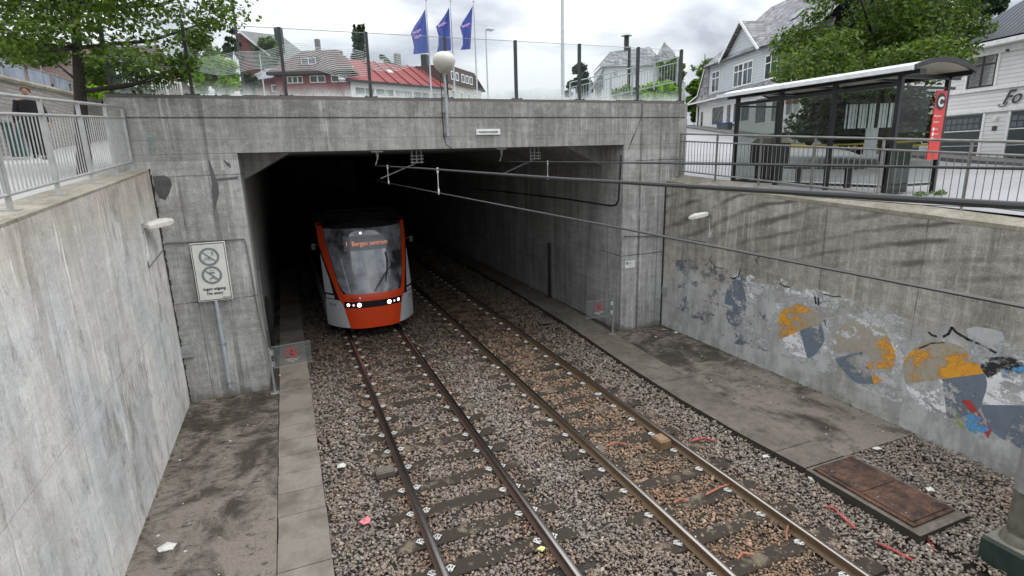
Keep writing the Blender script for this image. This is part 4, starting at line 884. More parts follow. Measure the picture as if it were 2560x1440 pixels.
b = MB(); b.tube([t_ + np.array([.02, 0, .03]) for t_ in tops], .09, 6); b.build('coping', M['cap'], g)
g = thing('ramp_railing', 'sloping metal railing with blue-tinted glass panels on top of the stone wall', 'railing', tuple(tops[1]))
b = MB()
for dz in (.62, .95): b.tube([t_ + np.array([0, 0, dz * (1 - .03 * i)]) for i, t_ in enumerate(tops)], .022, 6)
b.build('rail', M['rail_dark'], g, smooth=True)
for i in range(12):
    u = i / 11 * 4; k_ = min(3, int(u)); p = tops[k_] + (tops[k_ + 1] - tops[k_]) * (u - k_); b = MB(); b.tube([p, p + np.array([0, 0, .93])], .022, 6); b.build('post', M['rail_dark'], g)
pg = NT('tinted_panel'); pg.bsdf(pg.mix(pg.noise(scale=1.5, detail=6), (.10, .13, .20), (.45, .50, .58)), .2)
b = MB()
for i in range(0, 3):
    for u0, u1 in ((.03, .47), (.53, .97)):
        p, q = tops[i] + (tops[i + 1] - tops[i]) * u0, tops[i] + (tops[i + 1] - tops[i]) * u1; b.add([p + np.array([0, 0, .1]), q + np.array([0, 0, .1]), q + np.array([0, 0, .6]), p + np.array([0, 0, .6])], [(0, 1, 2, 3)])
b.build('panel', pg.mat, g)
# railing seen through the leftmost screen panes, and the rising one at right
def slope_rail(name, lab, P0, P1, n, mt, h=1.0, bal=8):
    P0, P1 = np.array(P0), np.array(P1); g = thing(name, lab, 'railing', tuple(P0)); H_ = np.array([0, 0, h])
    b = MB(); b.tube([P0 + H_, P1 + H_], .025, 6); b.tube([P0 + H_ * .8, P1 + H_ * .8], .02, 6); b.tube([P0 + H_ * .12, P1 + H_ * .12], .02, 6); b.build('rail', mt, g)
    for i in range(n + 1): p = P0 + (P1 - P0) * i / n; b = MB(); b.tube([p, p + H_], .03, 6); b.build('post', mt, g)
    b = MB()
    for i in range(n * bal): p = P0 + (P1 - P0) * (i + .5) / (n * bal); b.tube([p + H_ * .12, p + H_ * .8], .011, 4)
    o = b.build('balusters', mt, g); o['kind'] = 'stuff'
slope_rail('ramp_railing', 'white sloping ramp railing seen through the leftmost glass panes', PD(300, 222, 20), PD(460, 262, 22), 4, white, 1.0, 6)
rg = simple('railing_greenish', (.40, .43, .42), .5)
slope_rail('ramp_railing', 'rising metal ramp railing behind the right end of the glass screen', PD(1425, 270, 24), PD(1692, 212, 22), 5, rg, 1.05, 8)
# ================================================================== FOLIAGE
def leafmat(name, cols, tr=.35):
    t = NT(name); ri = t.geo.outputs['Random Per Island']
    c = t.ramp(ri, [(i / (len(cols) - 1), q) for i, q in enumerate(cols)]); big = t.noise(scale=.9, detail=2); c = t.mix(t.ramp(big, [(.35, 0), (.65, .6)]), c, t.mix(1, c, (1.5, 1.35, .9), 'MULTIPLY'))
    t.bsdf(c, .5, spec=.3); ts = t.n('ShaderNodeBsdfTranslucent'); t.L(t.mix(1, c, (1.6, 1.9, .7), 'MULTIPLY'), ts.inputs[0])
    mx = t.n('ShaderNodeMixShader', i_Fac=tr); t.L(t.b.outputs[0], mx.inputs[1]); t.L(ts.outputs[0], mx.inputs[2]); t.L(mx.outputs[0], t.out.inputs[0]); return t.mat
LF = dict(dark=leafmat('leaf_dark', [(.028, .052, .010), (.055, .095, .016), (.10, .155, .026)]),
          maple=leafmat('leaf_maple', [(.024, .046, .011), (.055, .092, .020), (.115, .165, .038)], .38),
          light=leafmat('leaf_light', [(.09, .17, .02), (.15, .25, .035), (.24, .34, .06)], .5),
          hedge=leafmat('leaf_hedge', [(.03, .07, .01), (.07, .13, .02), (.13, .20, .04)]),
          conifer=leafmat('needle_dark', [(.012, .025, .012), (.025, .045, .02), (.04, .06, .03)], .15),
          far=leafmat('leaf_far', [(.05, .08, .03), (.08, .12, .05), (.12, .17, .07)]))
bark = simple('bark', (.035, .028, .022), .9, var=.5, sc_=14, bump=.8)
def leaves(cl, size, droop=.5):
    """cl: list of (centre, (rx,ry,rz), count)"""
    C_, N_ = [], []
    for c, r, n in cl:
        u = rng.normal(size=(n, 3)); u /= np.linalg.norm(u, axis=1)[:, None]; rad = rng.random(n)[:, None] ** .42
        C_.append(np.array(c) + u * rad * np.array(r)); nn = rng.normal(size=(n, 3)) * .75 + u * .35 + np.array([0, 0, .75]); N_.append(nn)
    C_ = np.concatenate(C_); N_ = np.concatenate(N_); N_ /= np.linalg.norm(N_, axis=1)[:, None]
    n = len(C_); a = np.cross(N_, rng.normal(size=(n, 3))); a /= np.linalg.norm(a, axis=1)[:, None]; bb = np.cross(N_, a)
    s = size * rng.uniform(.6, 1.25, n)[:, None]
    V = np.stack([C_ - a * s * .62, C_ + bb * s * .40 - N_ * s * .12 - a * s * .05, C_ + a * s * .62 - N_ * s * .1, C_ - bb * s * .40 - N_ * s * .12 - a * s * .05], 1).reshape(-1, 3)
    return V, np.arange(n * 4).reshape(n, 4)
def tree(name, lab, trunk, tr, cl, size, lm, group=None, limbs=True, nl=14, cat='tree'):
    g = thing(name, lab, cat, tuple(trunk[0]), group=group)
    b = MB(); k_ = len(trunk); b.tube(trunk, list(np.linspace(tr, tr * .35, k_)), 9)
    if limbs:
        tp_ = [np.array(p, float) for p in trunk]
        low = tp_[0][2] + .38 * (tp_[-1][2] - tp_[0][2]); cand = [q for q in cl if q[0][2] > low] or cl
        for c, r, n in (cand if len(cand) <= nl else random.sample(cand, nl)):
            c = np.array(c); ts_ = [p for p in tp_ if p[2] < c[2]] or tp_[:1]; s_ = ts_[-1]; m_ = (s_ + c) / 2 + np.array([random.uniform(-.2, .2), random.uniform(-.2, .2), -.05 * np.linalg.norm(c - s_)])
            b.tube([s_, m_, c], [tr * .34, tr * .2, tr * .06], 5)
    b.build('trunk', bark, g, smooth=True)
    V, F = leaves(cl, size); np_mesh('crown', V, F, lm, g)
    return g
# foreground left tree
cl = []
for px in range(-160, 600, 46):
    lim = float(np.interp(px, [-160, 0, 100, 150, 210, 300, 400, 470, 540, 600], [120, 130, 150, 170, 120, 165, 185, 130, 70, 20]))
    for py in range(-230, int(lim), 44):
        if random.random() < .05: continue
        D = random.uniform(9.2, 11.6) if px < 400 else random.uniform(10, 11.8)
        c = PD(px + random.uniform(-22, 22), py + random.uniform(-20, 20), D); n = int(random.uniform(60, 230) * (1.15 if px < 330 else .8)); cl.append((c, (.62, .6, .24), n))
for px, py, n in ((240, 185, 160), (280, 200, 140), (420, 150, 120), (450, 185, 90), (340, 225, 60), (470, 150, 90), (500, 100, 110), (520, 60, 120), (540, 20, 120), (330, 175, 110), (360, 190, 110), (400, 205, 60), (300, 160, 110), (430, 190, 50), (375, 232, 26), (350, 210, 60), (395, 243, 10), (310, 200, 50), (450, 165, 60), (130, 150, 100), (270, 130, 120), (90, 120, 120), (40, 120, 90)): cl.append((PD(px, py, 11), (.30, .3, .13), n))
tk = [PX(213, 440, -3.45), PX(206, 340, -3.45), PX(200, 230, -3.45), PX(193, 120, -3.45), PX(185, 20, -3.45), PX(182, -90, -3.45), PX(190, -180, -3.45)]
tree('broadleaf_tree', 'leafy green tree with a dark trunk right behind the left railing', tk, .13, cl, .082, LF['dark'], nl=30)
# maple behind the shelter
cl = []
for i in range(120):
    px, py = random.uniform(1975, 2440), random.uniform(-110, 235)
    lo = float(np.interp(px, [1960, 2000, 2060, 2150, 2250, 2330, 2420, 2470], [140, 190, 215, 215, 195, 165, 125, 90])); hi = float(np.interp(px, [1960, 1990, 2040, 2100], [130, 60, 0, -130]))
    if py > lo or py < hi: continue
    cl.append((PD(px, py, random.uniform(15, 21)), (.8, .8, .5), 430))
for px, py in ((1965, 185), (1975, 215), (2000, 235), (2380, 150), (2410, 125), (2440, 80), (2380, 175), (2330, 190), (2400, 45), (2420, 15), (2450, 65), (1990, 120), (2010, 80), (2040, 40)): cl.append((PD(px, py, 17), (.5, .5, .3), 180))
tree('maple_tree', 'big bright green maple tree behind the bus shelter', [PD(2215, 400, 18.5), PD(2210, 300, 18.5), PD(2200, 200, 18.5), PD(2190, 110, 18.5), PD(2180, 0, 18.5)], .22, cl, .115, LF['maple'], nl=24)
cl = []
for i in range(60): cl.append((PD(random.uniform(1990, 2300), random.uniform(235, 335), random.uniform(20.5, 24)), (.8, .8, .5), 200))
tree('hedge', 'dark shaded hedge below the maple tree, seen through the shelter glass', [PD(2150, 385, 22), PD(2150, 300, 22)], .1, cl, .2, LF['conifer'], cat='hedge')
def blobtree(lab, px0, px1, py0, py1, D, n, size, lm, r=None, name='broadleaf_tree', top='round', cnt=120, group=None, trunk=True):
    cl = []; w_ = (px1 - px0) / 2; h_ = (py1 - py0) / 2; cx, cy = (px0 + px1) / 2, (py0 + py1) / 2; r = r or w_ / FPX * D * .3
    while len(cl) < n:
        u, v = random.uniform(-1, 1), random.uniform(-1, 1)
        if top == 'round' and u * u + v * v > 1: continue
        if top == 'cone' and abs(u) > (v + 1.25) / 2.1: continue
        cl.append((PD(cx + u * w_ * .85, cy + v * h_ * .85, D + random.uniform(-1, 1) * r * 1.5), (r, r, r * .8), cnt))
    bse = PD(cx, py1 + 25, D); return tree(name, lab, [bse, PD(cx, cy, D), PD(cx, py0 + h_ * .3, D)], max(.06, w_ / FPX * D * .06), cl, size, lm, nl=10, group=group)
blobtree('bright yellow-green young tree behind the second glass pane', 480, 600, 140, 242, 24, 30, .17, LF['light'], cnt=150)
blobtree('loose grey-green tree between the leftmost glass pane and the red gabled house', 420, 560, 70, 220, 30, 26, .2, LF['far'], cnt=100)
blobtree('dark conifer just left of the red gabled house', 555, 606, 60, 150, 48, 16, .3, LF['conifer'], top='cone')
blobtree('green tree right of the steep red gable', 630, 700, 90, 180, 56, 30, .34, LF['far'])
blobtree('dark green tree below the steep red gable', 590, 650, 170, 245, 45, 16, .28, LF['conifer'])
blobtree('low bushy tree behind the left slope of the hip roof', 712, 750, 125, 165, 70, 8, .35, LF['far'], cnt=60)
blobtree('small bushy tree behind the right slope of the hip roof', 820, 868, 128, 165, 70, 8, .35, LF['far'], cnt=60)
# columnar conifer
cl = []
for i in range(34): v = random.random(); cl.append((PD(898 + random.uniform(-13, 13) * (.6 + .4 * v), 70 + v * 95, 60 + random.uniform(-.5, .5)), (.45, .45, .5), 70))
for dx in (-12, 0, 11): cl.append((PD(898 + dx, 68, 60), (.14, .14, .35), 40))
tree('columnar_conifer', 'tall dark columnar conifer above the red tiled roof', [PD(900, 175, 60), PD(900, 120, 60), PD(899, 80, 60)], .2, cl, .3, LF['conifer'])
blobtree('pointed green conifer right of the columnar one', 935, 985, 133, 172, 66, 9, .35, LF['far'], top='cone', cnt=70)
blobtree('grey-green conifer left of the white house', 1415, 1485, 150, 245, 70, 34, .42, LF['conifer'], top='cone', cnt=110)
blobtree('leafy tree behind the last glass pane, right of the white house', 1640, 1712, 130, 235, 46, 22, .3, LF['hedge'], cnt=70)
blobtree('low green bush below the white house', 1530, 1640, 215, 252, 40, 16, .26, LF['hedge'], cnt=90)
blobtree('pale green shrub in front of the right ramp railing', 1600, 1700, 205, 255, 30, 16, .22, LF['light'], cnt=70)
blobtree('tall green hedge tree between the portal and the white shop house', 1712, 1778, 165, 335, 56, 44, .36, LF['hedge'], cnt=150)
blobtree('wispy tree standing above the hedge tree', 1725, 1800, 125, 190, 66, 9, .32, LF['far'], cnt=40)
blobtree('very dark tree at the top right, behind the black tiled roof', 2395, 2520, -60, 40, 42, 24, .35, LF['conifer'], cnt=120)
blobtree('dark green trees under the foreground tree crown on the left', 200, 420, 130, 240, 26, 34, .2, LF['dark'], cnt=110)
blobtree('shrub with pink and yellow blossom near the tree trunk', 215, 300, 205, 245, 24, 14, .14, LF['light'], cnt=80, name='flowering_shrub')
blobtree('green shrubs behind the ramp railing at the far left', -40, 180, 90, 190, 34, 26, .25, LF['dark'], cnt=80, name='shrub')
# ================================================================== HOUSES
def objcoord(t): return t.n('ShaderNodeTexCoord').outputs['Object']
def siding(name, col, pitch=.14, dark=.45):
    t = NT(name); oc = objcoord(t); s_ = t.n('ShaderNodeSeparateXYZ'); t.L(oc, s_.inputs[0]); fz = t.m('FRACT', t.m('DIVIDE', s_.outputs[2], pitch))
    k = t.ramp(fz, [(0, 1), (.10, 1), (.16, 0)]); n_ = t.noise(scale=1.5, detail=5)
    c = t.mix(n_, [q * .85 for q in col], [min(1, q * 1.08) for q in col]); c = t.mix(t.m('MULTIPLY', k, dark), c, [q * .3 for q in col])
    return t.bsdf(c, .6, bump=t.m('SUBTRACT', 1, fz), bs=.5, bd=.02)
def tiles(name, c1, c2, gap, w_=.25, h_=.16, vmul=1.4, rough=.7):
    t = NT(name); oc = objcoord(t); s_ = t.n('ShaderNodeSeparateXYZ'); t.L(oc, s_.inputs[0]); cb_ = t.n('ShaderNodeCombineXYZ'); t.L(t.m('ADD', s_.outputs[0], t.m('MULTIPLY', s_.outputs[1], .6)), cb_.inputs[0]); t.L(t.m('MULTIPLY', s_.outputs[2], vmul), cb_.inputs[1])
    br = t.n('ShaderNodeTexBrick', i_Scale=1.0); t.L(cb_.outputs[0], br.inputs['Vector'])
    for k_, v in (('Color1', c1), ('Color2', c2), ('Mortar', gap)): br.inputs[k_].default_value = (*v, 1)
    br.inputs['Brick Width'].default_value = w_; br.inputs['Row Height'].default_value = h_; br.inputs['Mortar Size'].default_value = .018; br.inputs['Bias'].default_value = 0
    c = t.mix(t.ramp(t.noise(scale=1.2, detail=6), [(.4, 0), (.7, .5)]), br.outputs[0], [q * .6 for q in c1])
    return t.bsdf(c, rough, bump=br.outputs['Fac'], bs=-.5, bd=.03)
slate = tiles('slate_roof', (.36, .36, .37), (.12, .12, .125), (.02, .02, .02), .42, .30)
redroof = tiles('red_tiles', (.34, .065, .06), (.27, .05, .048), (.10, .02, .02), .3, .25)
brroof = tiles('brown_tiles', (.13, .075, .06), (.09, .05, .045), (.03, .02, .02), .3, .2)
whs = siding('white_siding', (.74, .74, .72), .17, .6); grs = siding('grey_siding', (.50, .53, .56), .22, .6); reds = siding('red_render', (.20, .045, .05), .4, .15); dreds = siding('dark_red_siding', (.16, .035, .04), .18)
wwall = simple('white_render', (.72, .72, .70), .7); trim = simple('white_trim', (.78, .78, .76), .5)
pane = NT('window_pane'); pane.bsdf(pane.mix(pane.noise(scale=.9, detail=3), (.02, .025, .03), (.10, .13, .15)), .05, spec=.9)
dkf = simple('dark_window_frame', (.02, .02, .022), .5); gut = simple('dark_gutter', (.03, .03, .032), .5)
def win(par, x0, x1, z0, z1, cols=2, tr_=0, y=-.03, fm=None, fw=.09, bars=.035):
    fm = fm or trim; b = MB()
    b.box(x0, x1, y, y + .05, z1 - fw, z1); b.box(x0, x1, y, y + .05, z0, z0 + fw); b.box(x0, x0 + fw, y, y + .05, z0 + fw, z1 - fw); b.box(x1 - fw, x1, y, y + .05, z0 + fw, z1 - fw)
    for i in range(1, cols): x = x0 + (x1 - x0) * i / cols; b.box(x - bars, x + bars, y + .002, y + .05, z0 + fw, z1 - fw)
    if tr_: zt = z1 - (z1 - z0) * tr_; b.box(x0 + fw, x1 - fw, y + .004, y + .05, zt - bars, zt + bars)
    f = b.build('window', fm, par, local=True); b = MB(); b.box(x0 + fw * .5, x1 - fw * .5, y + .03, y + .045, z0 + fw * .5, z1 - fw * .5); b.build('pane', pane.mat, f, local=True); return f
# --- shop house (long facade on the street line)
A = math.atan2(-EA[1], -EA[0])
O = EN * 22.5 + EA * 53
sh = thing('shop_house', 'large white and grey wooden house with slate mansard roof, gable and ground-floor shop', 'house', (O[0], O[1], 0), A)
b = MB(); b.box(.6, 18, 0, 9, 6.2, 9.45); b.build('ground_floor_wall', wwall, sh, local=True)
b = MB(); b.box(3.0, 14.2, .02, 8.9, 9.5, 12.45); b.add([(5.75, .02, 12.3), (11.75, .02, 12.3), (8.75, .02, 14.65)], [(0, 1, 2)]); b.build('upper_wall', grs, sh, local=True)
b = MB()
def sl(pts): b.add(pts, [tuple(range(len(pts)))])
# flared skirt along the front and left mansard face
prof = [(-.65, 9.42), (-.25, 9.62), (.0, 9.95)]
for (y0, z0), (y1, z1) in zip(prof[:-1], prof[1:]): sl([(-.1, y0, z0), (18, y0, z0), (18, y1, z1), (.35 if y1 > -.1 else .1, y1, z1)])
ml = [(-.1, 9.42), (.9, 10.1), (1.6, 11.0), (2.2, 12.3), (2.6, 12.75)]
for (x0, z0), (x1, z1) in zip(ml[:-1], ml[1:]): sl([(x0, -.65 if x0 < 0 else -.05, z0), (x1, -.05, z1), (x1, 9.2, z1), (x0, 9.2, z0)])
sl([(.35, -.02, 9.9), (3.0, -.02, 9.95), (3.0, -.02, 12.6), (2.5, -.02, 12.6), (2.0, -.02, 12.0), (1.5, -.02, 11.0), (.9, -.02, 10.2)])
sl([(14.2, 0, 9.9), (18.5, 0, 9.9), (18.5, .9, 12.9), (14.2, .9, 12.9)])
# main roof
sl([(2.3, -.35, 12.35), (18.5, -.35, 12.35), (18.5, 4.6, 16.9), (4.2, 4.6, 16.9)]); sl([(4.2, 4.6, 16.9), (18.5, 4.6, 16.9), (18.5, 9.6, 12.35), (2.3, 9.6, 12.35)]); sl([(2.3, -.35, 12.35), (4.2, 4.6, 16.9), (2.3, 9.6, 12.35)])
# gable roof
sl([(8.75, -.35, 14.82), (11.95, -.35, 12.15), (11.95, 0, 12.35), (8.75, 2.3, 14.82)]); sl([(8.75, -.35, 14.82), (8.75, 2.3, 14.82), (5.55, 0, 12.5), (5.55, -.35, 12.3)])
b.build('roof', slate, sh, local=True)
b = MB(); b.bar((8.75, -.4, 14.85), (12.0, -.4, 12.12), .06, .2); b.bar((8.75, -.4, 14.85), (5.5, -.4, 12.25), .06, .2); b.bar((-.15, -.68, 9.40), (18, -.68, 9.40), .08, .12)
b.bar((-.12, -.66, 9.45), (.85, -.1, 10.12), .05, .1); b.bar((.85, -.1, 10.12), (2.2, -.1, 12.35), .05, .1); b.build('bargeboard', trim, sh, local=True)
b = MB(); b.bar((2.4, -.42, 12.28), (5.6, -.42, 12.28), .12, .1); b.bar((11.9, -.42, 12.18), (14.4, -.42, 12.18), .12, .1); b.tube([(14.25, -.35, 12.1), (14.15, -.06, 11.8), (14.15, -.06, 9.9)], .06, 6); b.tube([(1.2, -.6, 9.3), (1.2, -.06, 9.1), (1.2, -.06, 6.9)], .05, 6); b.build('gutter', gut, sh, local=True)
win(sh, 3.6, 5.1, 10.05, 11.8, 2, .33); win(sh, 7.6, 9.1, 10.0, 11.75, 2, .33); win(sh, 9.1, 10.6, 10.0, 11.75, 2, .33); win(sh, 12.3, 13.9, 9.98, 11.7, 2, .33)
for x0, x1, c in ((4.0, 6.3, 1), (6.7, 7.6, 1), (7.9, 10.6, 2), (11.4, 13.0, 1), (13.6, 14.6, 1), (15.4, 17.2, 2)): win(sh, x0, x1, 7.25 if x0 not in (11.4, 13.6) else 6.95, 8.85, c)
win(sh, 1.6, 2.3, 7.1, 8.7, 1)
b = MB(); b.box(3.3, 17.6, -.12, -.01, 8.98, 9.32); b.build('fascia', trim, sh, local=True)
lb = simple('pale_blue_lettering', (.35, .5, .72), .5); b = MB()
for i in range(11): b.box(5 + i * .30, 5 + i * .30 + .2, -.13, -.121, 9.08, 9.22)
b.build('fascia_lettering', lb, sh, local=True)
for x0, y0, w_ in ((9.3, 4.2, 1.1), (11.6, 2.9, 1.2)): b = MB(); b.box(x0, x0 + w_, y0, y0 + .9, 14.5, 18.4); b.build('chimney', simple('chimney_metal', (.13, .135, .14), .5), sh, local=True, bevel=.02)
b = MB(); b.add([(12.6, 1.28, 13.98), (13.5, 1.28, 13.98), (13.5, 1.98, 14.63), (12.6, 1.98, 14.63)], [(0, 1, 2, 3)]); b.build('skylight', pane.mat, sh, local=True)
# --- grey house beyond, between shop house and white building
g2 = thing('grey_house', 'shaded pale house behind the shelter glass, mostly hidden by the maple tree', 'house', (*(EN * 25.5 + EA * 36), 0), A)
b = MB(); b.box(0, 5.5, 0, 5, 4, 9.5); b.build('wall', simple('pale_render', (.45, .46, .46), .7), g2, local=True); b = MB(); b.prism([(-.3, 9.5), (5.3, 9.5), (2.5, 12)], -.2, 5.7, 'x'); b.build('roof', slate, g2, local=True); win(g2, 3.2, 4.3, 6.9, 8.5, 2); win(g2, .8, 1.8, 6.9, 8.5, 2)
# --- white building at right
O = EN * 22.5 + EA * 30
wb = thing('white_building', 'white weatherboarded building with black tiled roof and garage doors at the right edge', 'building', (O[0], O[1], 0), A)
b = MB(); b.box(0, 16, 0, 9, 3.8, 9.2); b.build('wall', whs, wb, local=True)
bt = NT('black_roof_tiles'); oc = objcoord(bt); s_ = bt.n('ShaderNodeSeparateXYZ'); bt.L(oc, s_.inputs[0])
u_ = bt.m('SINE', bt.m('MULTIPLY', s_.outputs[0], 26)); v_ = bt.m('FRACT', bt.m('MULTIPLY', s_.outputs[2], 4.6)); hh = bt.m('ADD', bt.m('MULTIPLY', u_, .5), v_); bt.bsdf(bt.mix(bt.ramp(v_, [(0, 0), (.15, 1)]), (.006, .006, .009), (.035, .037, .05)), .28, bump=hh, bs=1, bd=.06)
b = MB(); sl([(5.2, -.5, 9.25), (16.3, -.5, 9.25), (16.3, 4.5, 13.3), (8.8, 4.5, 13.3)]); sl([(5.2, -.5, 9.25), (8.8, 4.5, 13.3), (8.8, 4.6, 9.3), (5.2, 4.6, 9.25)]); sl([(8.8, 4.5, 13.3), (16.3, 4.5, 13.3), (16.3, 9.5, 9.25), (8.8, 9.5, 9.25)]); sl([(-.2, -.5, 9.2), (5.2, -.5, 9.2), (5.2, 9.5, 9.2), (-.2, 9.5, 9.2)]); b.build('roof', bt.mat, wb, local=True)
b = MB(); b.box(-.2, 16.2, -.52, 0, 9.0, 9.18); b.box(0, 16, -.06, -.003, 8.72, 8.98); b.box(0, 16, -.08, -.003, 7.28, 7.42); b.box(0, 16, -.08, -.003, 6.38, 6.52); b.build('cornice', trim, wb, local=True)
win(wb, 6.35, 7.62, 7.45, 8.85, 2, .35, fm=dkf, fw=.06); win(wb, 12.6, 13.8, 7.45, 8.85, 2, .35, fm=dkf, fw=.06)
def garage(x0, x1):
    b = MB(); b.box(x0, x1, -.02, .03, 4.3, 6.33); f = b.build('garage_door', simple('garage_door_paint', (.035, .045, .045), .4), wb, local=True)
    b = MB(); n = int((x1 - x0) / .27)
    for i in range(n):
        for z0 in (5.72, 5.98): xx = x0 + .06 + i * (x1 - x0 - .1) / n; b.box(xx, xx + (x1 - x0) / n - .06, -.028, -.021, z0, z0 + .2)
    b.build('pane', pane.mat, f, local=True)
    b = MB(); b.box(x0, x1, -.03, -.021, 5.63, 5.67); b.box(x0, x1, -.03, -.021, 5.0, 5.02); b.build('trim', trim, f, local=True)
garage(5.0, 7.35); garage(8.65, 11.2); garage(1.5, 4.2)
for x, z0_, z1_ in ((7.4, 4.2, 6.37), (8.52, 4.2, 6.37), (6.22, 7.43, 8.95), (7.64, 7.43, 8.95)): b = MB(); b.box(x, x + .105, -.045, -.003, z0_, z1_); b.build('board', trim, wb, local=True)
b = MB(); b.box(7.95, 8.1, -.12, -.003, 6.08, 6.2); b.build('wall_lamp', trim, wb, local=True); b = MB(); b.box(7.9, 8.1, -.03, -.003, 5.62, 5.8); b.build('plaque', simple('brown_plaque', (.07, .04, .03), .5), wb, local=True)
b = MB(); b.box(8.0, 8.1, -.12, -.003, 8.72, 8.8); b.build('bracket', dkf, wb, local=True)
lt = text('Fo', .78, ink, wb, (8.15, -.05, 6.66), (1, 0, 0), (0, 0, 1), name='shop_lettering', ext=.01, shear=.45, sx=.95, mode='local')
b = MB(); b.tube([(8.42, -.05, 6.72), (8.3, -.05, 6.58), (8.12, -.05, 6.56), (8.02, -.05, 6.62), (8.08, -.05, 6.67)], .02, 5); b.build('shop_lettering_swash', ink, wb, local=True)
# hoarding, fence, cone-like street things on the far side
g = thing('slatted_hoarding', 'pale slatted hoarding seen through the right bay of the shelter', 'hoarding', tuple(PD(2170, 335, 17)))
b = MB(); c0, c1 = PD(2110, 322, 17), PD(2236, 318, 17)
for i in range(15):
    if i in (9,): continue
    p = c0 + (c1 - c0) * i / 15; q = c0 + (c1 - c0) * (i + (.78 if i % 3 else .4)) / 15; h_ = .72; b.add([p, q, q + np.array([0, 0, h_]), p + np.array([0, 0, h_])], [(0, 1, 2, 3)]); b.add([p + np.array([.03, .03, 0]), q + np.array([.03, .03, 0]), q + np.array([.03, .03, h_]), p + np.array([.03, .03, h_])], [(3, 2, 1, 0)])
b.build('slat', simple('hoarding_board', (.55, .60, .58), .5), g)
b = MB(); p = c0 + (c1 - c0) * .55; b.obox(p + np.array([.1, .05, -.45]), (.16, -.08, 0), (.02, .03, 0), (0, 0, .45)); b.build('leg', simple('hoarding_board2', (.5, .53, .52), .5), g)
slope_rail('fence', 'pale picket fence behind the shelter, left of the hedge', PD(1950, 352, 26), PD(2070, 362, 24), 2, simple('fence_paint', (.3, .3, .26), .6), .85, 9)
yl = simple('yellow_tape', (.72, .55, .04), .5)
for k_, (p, q) in enumerate((((1880, 357), (2330, 350)), ((1880, 363), (2330, 361)))):
    b = MB(); A0, B0 = PD(*p, 24), PD(*q, 18); pts = [A0 + (B0 - A0) * u + np.array([0, 0, -.12 * math.sin(math.pi * u)]) for u in np.linspace(0, 1, 9)]
    for u, v in zip(pts[:-1], pts[1:]): b.bar(u, v, .012, .055)
    tag(b.build('barrier_tape', yl), ('upper', 'lower')[k_] + ' strand of yellow barrier tape across the far side of the street', 'tape')
def bin_(lab, px, py, D, w_, h_, col, lid):
    p = PD(px, py, D); g = thing('wheelie_bin', lab, 'bin', tuple(p)); b = MB(); b.add([p + np.array(v) for v in ((-w_ * .42, -w_ * .4, 0), (w_ * .42, -w_ * .4, 0), (w_ * .42, w_ * .4, 0), (-w_ * .42, w_ * .4, 0), (-w_ / 2, -w_ / 2, h_), (w_ / 2, -w_ / 2, h_), (w_ / 2, w_ / 2, h_), (-w_ / 2, w_ / 2, h_))], [(0, 3, 2, 1), (0, 1, 5, 4), (1, 2, 6, 5), (2, 3, 7, 6), (3, 0, 4, 7)]); b.build('body', simple(lab[:12], col, .5), g, bevel=.02)
    b = MB(); b.obox(p + np.array([0, 0, h_ + .04]), (w_ * .54, 0, 0), (0, w_ * .54, 0), (0, 0, .04)); b.build('lid', simple(lab[:12] + 'lid', lid, .4), g, bevel=.02)
bin_('grey wheelie bin with a blue lid by the shop house', 1818, 345, 46, 1.3, 1.15, (.10, .11, .12), (.03, .10, .40)); bin_('dark wheelie bin with a black lid beside the blue-lidded one', 1850, 347, 45, .9, 1.1, (.05, .06, .06), (.03, .03, .03))
bin_('dark green litter bin across the path near the walking person', 52, 392, 15.5, .42, .85, (.02, .06, .055), (.02, .05, .05))
p = PD(1972, 345, 34); g = thing('information_sign', 'brown sign on a thin pole seen through the shelter', 'sign', tuple(p)); b = MB(); b.tube([p, p + np.array([0, 0, 2.6])], .03, 6); b.build('pole', steel, g); b = MB(); b.obox(p + np.array([0, 0, 2.3]), (.36, -.15, 0), (.01, .02, 0), (0, 0, .28)); b.build('plate', simple('brown_sign', (.12, .035, .02), .5), g)
# --- houses beyond the bridge: local x to the right of the view, y away
YW = R(22.5); FX = np.array([math.sin(YW), math.cos(YW)]); RXv = np.array([math.cos(YW), -math.sin(YW)])
def frame(name, lab, r, D, turn=0, cat='house'): o = RXv * r + FX * D; return thing(name, lab, cat, (o[0], o[1], 0), -YW - turn)
h = frame('red_house', 'red rendered house with a brown hip roof and three white-framed windows', -20.4, 50)
b = MB(); b.box(0, 6.3, 0, 7, 6, 12.62); b.build('wall', reds, h, local=True)
b = MB(); sl([(-.5, -.5, 12.58), (6.8, -.5, 12.58), (4.6, 3.2, 14.9), (1.5, 3.2, 14.9)]); sl([(-.5, -.5, 12.58), (1.5, 3.2, 14.9), (1.5, 4.2, 14.9), (-.5, 7.5, 12.58)]); sl([(6.8, -.5, 12.58), (6.8, 7.5, 12.58), (4.6, 4.2, 14.9), (4.6, 3.2, 14.9)]); sl([(1.5, 3.2, 14.9), (4.6, 3.2, 14.9), (4.6, 4.2, 14.9), (1.5, 4.2, 14.9)]); b.build('roof', brroof, h, local=True)
b = MB(); b.box(-.5, 6.8, -.52, -.45, 12.42, 12.62); b.box(-.5, 6.8, -.52, 0, 12.40, 12.43); b.build('gutter', gut, h, local=True)
for x0 in (1.05, 3.0, 4.85): win(h, x0, x0 + 1.35, 11.72, 12.3, 3 if x0 < 2 else 2, 0, fw=.06, bars=.05)
b = MB(); b.box(2.6, 3.0, 3.4, 3.8, 14.7, 15.9); b.build('chimney', simple('stone_chimney', (.2, .2, .19), .8), h, local=True)
b = MB(); b.box(2.1, 3.6, .6, 2.0, 13.2, 13.95); db = b.build('dormer', brroof, h, local=True); win(h, 2.2, 3.5, 13.3, 13.85, 2, 0, y=.54, fw=.06)
